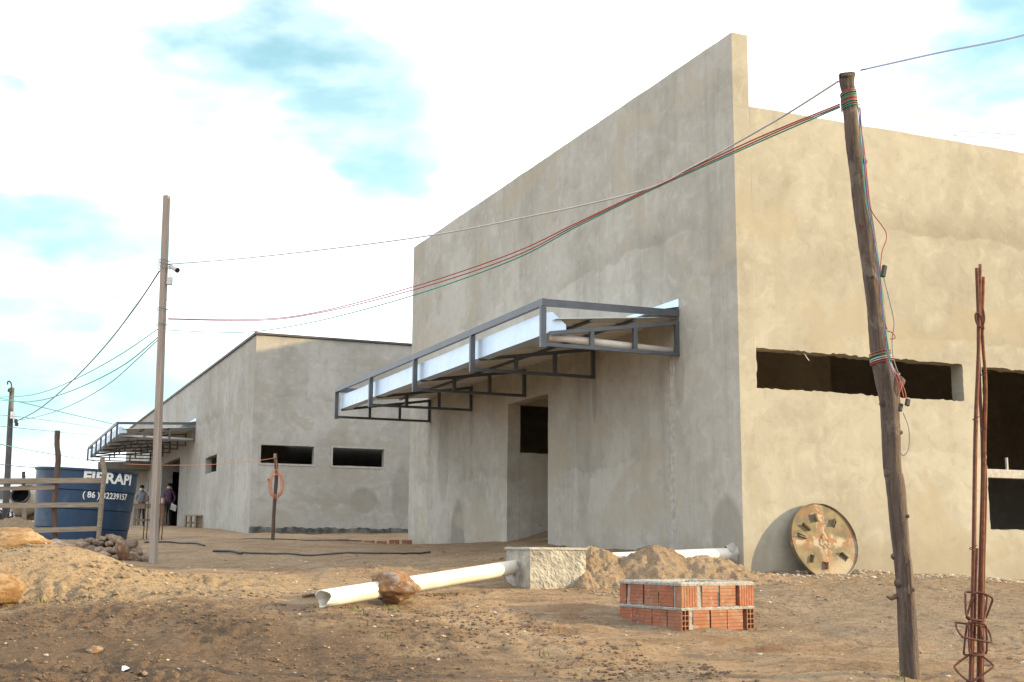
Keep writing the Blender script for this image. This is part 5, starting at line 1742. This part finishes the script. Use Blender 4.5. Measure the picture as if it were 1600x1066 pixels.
# ------------------------------------------------------------------ people
def person(name, label, base, face_dir, pose, shirt, hgt):
    t = thing(name, label, 'person', base)
    k = hgt / 1.75
    f_ = Vector(face_dir).normalized(); l_ = Vector((-f_.y, f_.x, 0))

    def P(side, fw, up):
        return Vector(base) + (l_ * side + f_ * fw + Vector((0, 0, up))) * k
    V = []; E = []; Rd = []

    def v(p, r_):
        V.append(p); Rd.append((r_[0] * k, r_[1] * k)); return len(V) - 1
    lean_ = pose['lean']
    pel = v(P(0, 0, .95), (.15, .115))
    bel = v(P(0, .03 + lean_ * .12, 1.10), (.15, .115)); E.append((pel, bel))
    che = v(P(0, .02 + lean_ * .32, 1.30), (.17, .125)); E.append((bel, che))
    nk0 = v(P(0, lean_ * .46, 1.45), (.085, .08)); E.append((che, nk0))
    nk = v(P(0, .01 + lean_ * .50, 1.52), (.058, .058)); E.append((nk0, nk))
    hd0 = v(P(0, .03 + lean_ * .54, 1.585), (.078, .085)); E.append((nk, hd0))
    hd1 = v(P(0, .02 + lean_ * .56, 1.665), (.082, .098)); E.append((hd0, hd1))
    hd2 = v(P(0, .01 + lean_ * .56, 1.725), (.055, .065)); E.append((hd1, hd2))
    for s, (el_, wr, ha) in ((1, pose['L']), (-1, pose['R'])):
        sh_ = v(P(s * .19, lean_ * .40, 1.40), (.062, .062)); E.append((nk0, sh_))
        e_ = v(P(*el_), (.045, .045)); E.append((sh_, e_))
        w_ = v(P(*wr), (.032, .032)); E.append((e_, w_))
        h_ = v(P(*ha), (.034, .022)); E.append((w_, h_))
        for q in (-1, 0, 1):
            fg = v(P(ha[0] + q * .022, ha[1] + .02, ha[2] - .065), (.010, .010)); E.append((h_, fg))
        kn = v(P(s * .10, .02, .50), (.068, .068)); hp = v(P(s * .09, 0, .84), (.095, .10))
        E.append((pel, hp)); E.append((hp, kn))
        an = v(P(s * .11, -.02, .10), (.048, .05)); E.append((kn, an))
        ft = v(P(s * .12, .12, .04), (.042, .035)); E.append((an, ft))
    me_ = bpy.data.meshes.new('body')
    me_.from_pydata([tuple(p - Vector(base)) for p in V], E, [])
    o = bpy.data.objects.new('body', me_)
    COL.objects.link(o)
    sk = o.modifiers.new('skin', 'SKIN')
    for i, r_ in enumerate(Rd):
        me_.skin_vertices[0].data[i].radius = r_
    me_.skin_vertices[0].data[0].use_root = True
    o.modifiers.new('sub', 'SUBSURF').levels = 2
    o.modifiers['sub'].render_levels = 2
    dg = bpy.context.evaluated_depsgraph_get()
    me2 = bpy.data.meshes.new_from_object(o.evaluated_get(dg))
    me2.name = 'body'
    o.modifiers.clear()
    o.data = me2
    me2.materials.clear()
    for mt in ('skin', shirt, 'trousers', 'rubber'):
        me2.materials.append(M[mt])
    hands = [P(*pose['L'][2]) - Vector(base), P(*pose['R'][2]) - Vector(base)]
    wr = [P(*pose['L'][1]) - Vector(base), P(*pose['R'][1]) - Vector(base)]
    for p in me2.polygons:
        c_ = p.center
        z = c_.z / k
        near = min((c_ - h).length for h in hands) < .10 * k or min((c_ - h).length for h in wr) < .03 * k
        p.material_index = 0 if (z > 1.50 or near) else (3 if z < .09 else (2 if z < .97 else 1))
        p.use_smooth = True
    o.parent = t
    hc = P(0, .015 + lean_ * .56, 1.665)
    # hair cap, mask, ears
    mb_ = MB()
    Rh = Matrix((l_, f_, Vector((0, 0, 1)))).transposed()
    mb_.lathe([(.099 * k, -.01 * k), (.102 * k, .03 * k), (.088 * k, .075 * k), (.05 * k, .105 * k), (.001, .112 * k)], 20, hc - f_ * .014 * k, Rh)
    mb_.build('hair', 'hair', t, smooth=True)
    mk = MB()
    vv = []; ff = []
    for i in range(7):
        a = math.radians(-62 + 124 * i / 6)
        for j, (zz, rr_) in enumerate(((-.125, .070), (-.085, .106), (-.045, .102))):
            p = hc + (f_ * math.cos(a) * rr_ * 1.08 + l_ * math.sin(a) * rr_ * .92) * k + Vector((0, 0, zz * k))
            vv.append(tuple(p))
    for i in range(6):
        for j in range(2):
            a = i * 3 + j
            ff.append((a, a + 1, a + 4, a + 3))
    mk.add(vv, ff).build('face_mask', 'paper', t, smooth=True)
    for s in (-1, 1):
        c_ = hc + l_ * s * .088 * k + Vector((0, 0, -.01 * k))
        MB().lathe([(.001, -.008), (.02 * k, -.004), (.024 * k, .004), (.001, .008)], 10, c_, Matrix((f_, Vector((0, 0, 1)), l_)).transposed()).build('ear', 'skin', t, smooth=True)
        e_ = hc + f_ * .092 * k + l_ * s * .034 * k + Vector((0, 0, .008 * k))
        MB().lathe([(.001, -.006), (.011, 0), (.001, .006)], 8, e_).build('eye', 'rubber', t, smooth=True)
    return t, P


q = [(-1.395,39.449,0.940)][0]
bz = G(q[0], q[1])
pt, PP = person('person', 'standing person in a purple shirt and face mask holding white papers', (q[0], q[1], bz), (-.75, -1, 0),
                {'lean': .0, 'L': ((.25, -.05, 1.14), (.24, .10, .96), (.235, .16, .90)), 'R': ((-.27, -.03, 1.14), (-.10, .22, 1.02), (-.02, .29, 1.02))}, 'purple_shirt', 1.74)
pp_ = PP(.25, .19, .80)
o = MB().add([tuple(pp_ + rgt * a + Vector((0, 0, b)) - fwd * c_) for a, b, c_ in ((-.02, .16, 0), (.20, .04, .03), (.17, -.19, .05), (-.08, -.10, .02), (-.02, .16, .004), (.20, .04, .034), (.17, -.19, .054), (-.08, -.10, .024))], [(0, 1, 2, 3), (7, 6, 5, 4), (0, 4, 5, 1), (1, 5, 6, 2), (2, 6, 7, 3), (3, 7, 4, 0)]).build('paper_sheets', 'paper')
tag(recentre(o), 'white paper sheets held by the person in the purple shirt', 'papers')
q = [(-2.341,40.395,0.965)][0]
bz = G(q[0], q[1])
person('person', 'person in a grey shirt and face mask leaning on the work bench', (q[0], q[1], bz), (-.25, -1, 0),
       {'lean': .5, 'L': ((.24, .24, 1.12), (.10, .42, 1.04), (.03, .48, 1.04)), 'R': ((-.24, .24, 1.12), (-.10, .44, 1.02), (-.03, .50, 1.02))}, 'grey_shirt', 1.68)


# ------------------------------------------------------------------ hoses, odds and ends
def ground_tube(path, r_, mat, label, cat, name, lift=.0):
    P_ = smooth_path([(x, y, 0) for x, y, *_ in path], 8)
    pts_ = [Vector((p.x, p.y, G(p.x, p.y) + r_ + lift)) for p in P_]
    for _ in range(2):
        pts_ = [pts_[0]] + [Vector((pts_[i].x, pts_[i].y, (pts_[i - 1].z + pts_[i].z * 2 + pts_[i + 1].z) / 4)) for i in range(1, len(pts_) - 1)] + [pts_[-1]]
    o = MB().tube(pts_, r_, 8).build(name, mat, smooth=True)
    return tag(recentre(o), label, cat)


ground_tube([(-4.75, 6.4), (-4.35, 6.15), (-3.8, 5.9), (-3.1, 5.6), (-2.6, 5.45), (-2.25, 5.6), (-1.95, 5.75)], .013, 'hose', 'black hose lying across the ground towards the hall doorway', 'hose', 'hose', .004)
ground_tube([(-5.9, 8.9), (-5.5, 8.85), (-5.2, 8.5), (-5.05, 8.0)], .015, 'hose', 'dark hose curving on the ground right of the wooden post', 'hose', 'hose', .004)
ground_tube([(-5.15, 6.6), (-4.95, 6.45), (-4.80, 6.1)], .020, 'hose', 'short grey hose end sticking out of the ground', 'hose', 'hose', .012)
ground_tube([(-3.9, 11.6), (-3.3, 10.9), (-2.6, 10.6), (-1.8, 10.3)], .010, 'hose', 'thin black hose on the ground behind the crooked stake', 'hose', 'hose', .004)
for k in range(6):
    x, y = -1.75 + k * .235, 11.52 - k * .09
    o = bpy.data.objects.new('clay_brick', BR)
    COL.objects.link(o)
    o.location = (x, y, G(x, y) + .035); o.rotation_euler = (math.pi / 2, 0, -.38 + random.uniform(-.05, .05))
    tag(o, 'red clay brick laid flat in the row between the two halls', 'brick', 'bricks in a row between the halls')
px_, py_ = -7.50, -3.80
o = MB().add([(px_, py_, G(px_, py_) + .012), (px_ + .05, py_ - .015, G(px_ + .08, py_) + .02), (px_ + .055, py_ + .03, G(px_ + .05, py_ + .03) + .02), (px_ + .005, py_ + .04, G(px_, py_ + .04) + .03), (px_ + .025, py_ + .015, G(px_ + .02, py_ + .015) + .035)],
             [(0, 1, 4), (1, 2, 4), (2, 3, 4), (3, 0, 4)]).build('paper_scrap', 'paper')
tag(recentre(o), 'crumpled scrap of white paper on the dark soil at bottom left', 'paper scrap')


# ------------------------------------------------------------------ pebbles, straw, weeds
def scatter(name, label, n_, region, mat, base_v, base_f, smin, smax, flat, seed, sink=.25, clump=None, near=True):
    r_ = np.random.default_rng(seed)
    x = r_.uniform(region[0], region[1], n_ * 2); y = r_.uniform(region[2], region[3], n_ * 2)
    if clump is not None:
        keep = pn(x * clump, y * clump, seed % 7) + r_.uniform(-.35, .35, n_ * 2) > .05
        x, y = x[keep], y[keep]
    x, y = x[:n_], y[:n_]
    keep = ~((x > -.05) & (y > -.05)) & ~((x > -2.85) & (x < -1.7) & (y > -3.1) & (y < -2.0))
    x, y = x[keep], y[keep]
    m_ = len(x)
    s = smin * (smax / smin) ** (r_.random(m_) ** 2.2)
    z = ground_h(x, y)
    a = r_.uniform(0, 2 * np.pi, m_)
    bv = np.asarray(base_v, float)
    nb = len(bv)
    jit = r_.uniform(.72, 1.25, (m_, nb, 1))
    v = bv[None] * jit * s[:, None, None]
    v[..., 2] *= flat
    v[..., 0] *= r_.uniform(.8, 1.5, (m_, 1))
    ca, sa = np.cos(a)[:, None], np.sin(a)[:, None]
    vx = v[..., 0] * ca - v[..., 1] * sa + x[:, None]
    vy = v[..., 0] * sa + v[..., 1] * ca + y[:, None]
    vz = v[..., 2] + (z + s * flat * (1 - 2 * sink) * .5)[:, None]
    co = np.stack([vx, vy, vz], -1).reshape(-1, 3)
    bf = np.asarray(base_f)
    fc = (bf[None] + (np.arange(m_) * nb)[:, None, None]).reshape(-1, bf.shape[1])
    me_ = bpy.data.meshes.new(name)
    me_.from_pydata(co.tolist(), [], fc.tolist())
    me_.materials.append(M[mat])
    me_.update()
    o = bpy.data.objects.new(name, me_)
    COL.objects.link(o)
    return tag(o, label, kind='stuff')


bm = bmesh.new(); bmesh.ops.create_icosphere(bm, subdivisions=1, radius=1.0)
IV = [tuple(v.co) for v in bm.verts]; IF = [tuple(v.index for v in f.verts) for f in bm.faces]; bm.free()
M['pebble'] = simple('pebble', (0.25, 0.185, 0.12), (0.14, 0.10, 0.065), 9, 0.95, bmp=0)
M['pebble_pale'] = simple('pebble_pale', (0.42, 0.37, 0.30), (0.30, 0.25, 0.19), 9, 0.95, bmp=0)
M['clod'] = simple('clod', (0.085, 0.057, 0.038), (0.135, 0.09, 0.056), 9, 0.97, bmp=0)
scatter('gravel', 'small brown pebbles scattered over the bare ground', 9000, (-10.5, 5, -6.5, 3.5), 'pebble', IV, IF, .003, .016, .6, 21)
scatter('gravel', 'pale chips of stone and mortar scattered over the ground', 1500, (-10.5, 5, -6.5, 5), 'pebble_pale', IV, IF, .004, .024, .55, 22)
scatter('soil_clods', 'dark crumbly clods of turned soil in the foreground', 9000, (-10.5, -3.8, -6.0, -.8), 'clod', IV, IF, .004, .022, .7, 23, clump=1.1)
scatter('soil_clods', 'lumps of sandy soil on the bank at left', 2600, (-10.5, -6.4, -1.0, 1.8), 'pebble', IV, IF, .005, .045, .7, 24, clump=1.6)
scatter('gravel', 'rubble and mortar crumbs along the foot of the sunlit wall', 900, (.05, 5.5, -.55, -.06), 'pebble_pale', IV, IF, .006, .035, .6, 25)
scatter('rubble', 'scattered thumb-sized stones and brick chips on the bare ground', 260, (-10.0, 5, -6.2, 6), 'pebble', IV, IF, .014, .045, .6, 27)
scatter('soil_clods', 'loose clods rolled off the sand heaps by the hall corner', 900, (-2.6, .0, -1.3, .2), 'pebble', IV, IF, .006, .028, .7, 28)
BL = [(-1, -.03, 0), (1, -.03, .05), (1, .03, .05), (-1, .03, 0)]
scatter('dry_straw', 'short bits of dry straw trampled into the ground', 5000, (-10.0, 5, -6.5, 2.5), 'straw', BL, [(0, 1, 2, 3)], .015, .06, 1.0, 26, sink=.0, clump=.9)
# little green weeds
gv = []; gf = []
rs = random.Random(31)
for (x, y, n_, s) in ((-5.45, -2.35, 14, .045), (-5.05, -2.05, 12, .05), (-5.5, -3.4, 10, .05), (-8.35, -1.9, 22, .07), (-8.55, -2.6, 14, .06), (-5.55, -3.15, 10, .05), (-6.2, -5.0, 18, .05), (-2.97, -6.25, 8, .035), (-7.9, -1.0, 10, .05), (-6.0, .4, 8, .05), (-4.6, -4.3, 10, .045)):
    for i in range(n_):
        a = rs.uniform(0, 6.28); bx_, by_ = x + rs.gauss(0, s * .7), y + rs.gauss(0, s * .7)
        z = G(bx_, by_) - .004
        L_ = s * rs.uniform(.5, 1.2); w = L_ * .10
        dx, dy = math.cos(a), math.sin(a)
        k = len(gv)
        gv += [(bx_ - dy * w, by_ + dx * w, z), (bx_ + dy * w, by_ - dx * w, z), (bx_ + dx * L_ * .4 + dy * w * .7, by_ + dy * L_ * .4 - dx * w * .7, z + L_ * .8), (bx_ + dx * L_ * .8, by_ + dy * L_ * .8, z + L_), (bx_ + dx * L_ * .4 - dy * w * .7, by_ + dy * L_ * .4 + dx * w * .7, z + L_ * .8)]
        gf += [(k, k + 1, k + 2, k + 4), (k + 4, k + 2, k + 3)]
tag(MB().add(gv, gf).build('weeds', 'grass'), 'few small green weeds sprouting from the soil', kind='stuff')
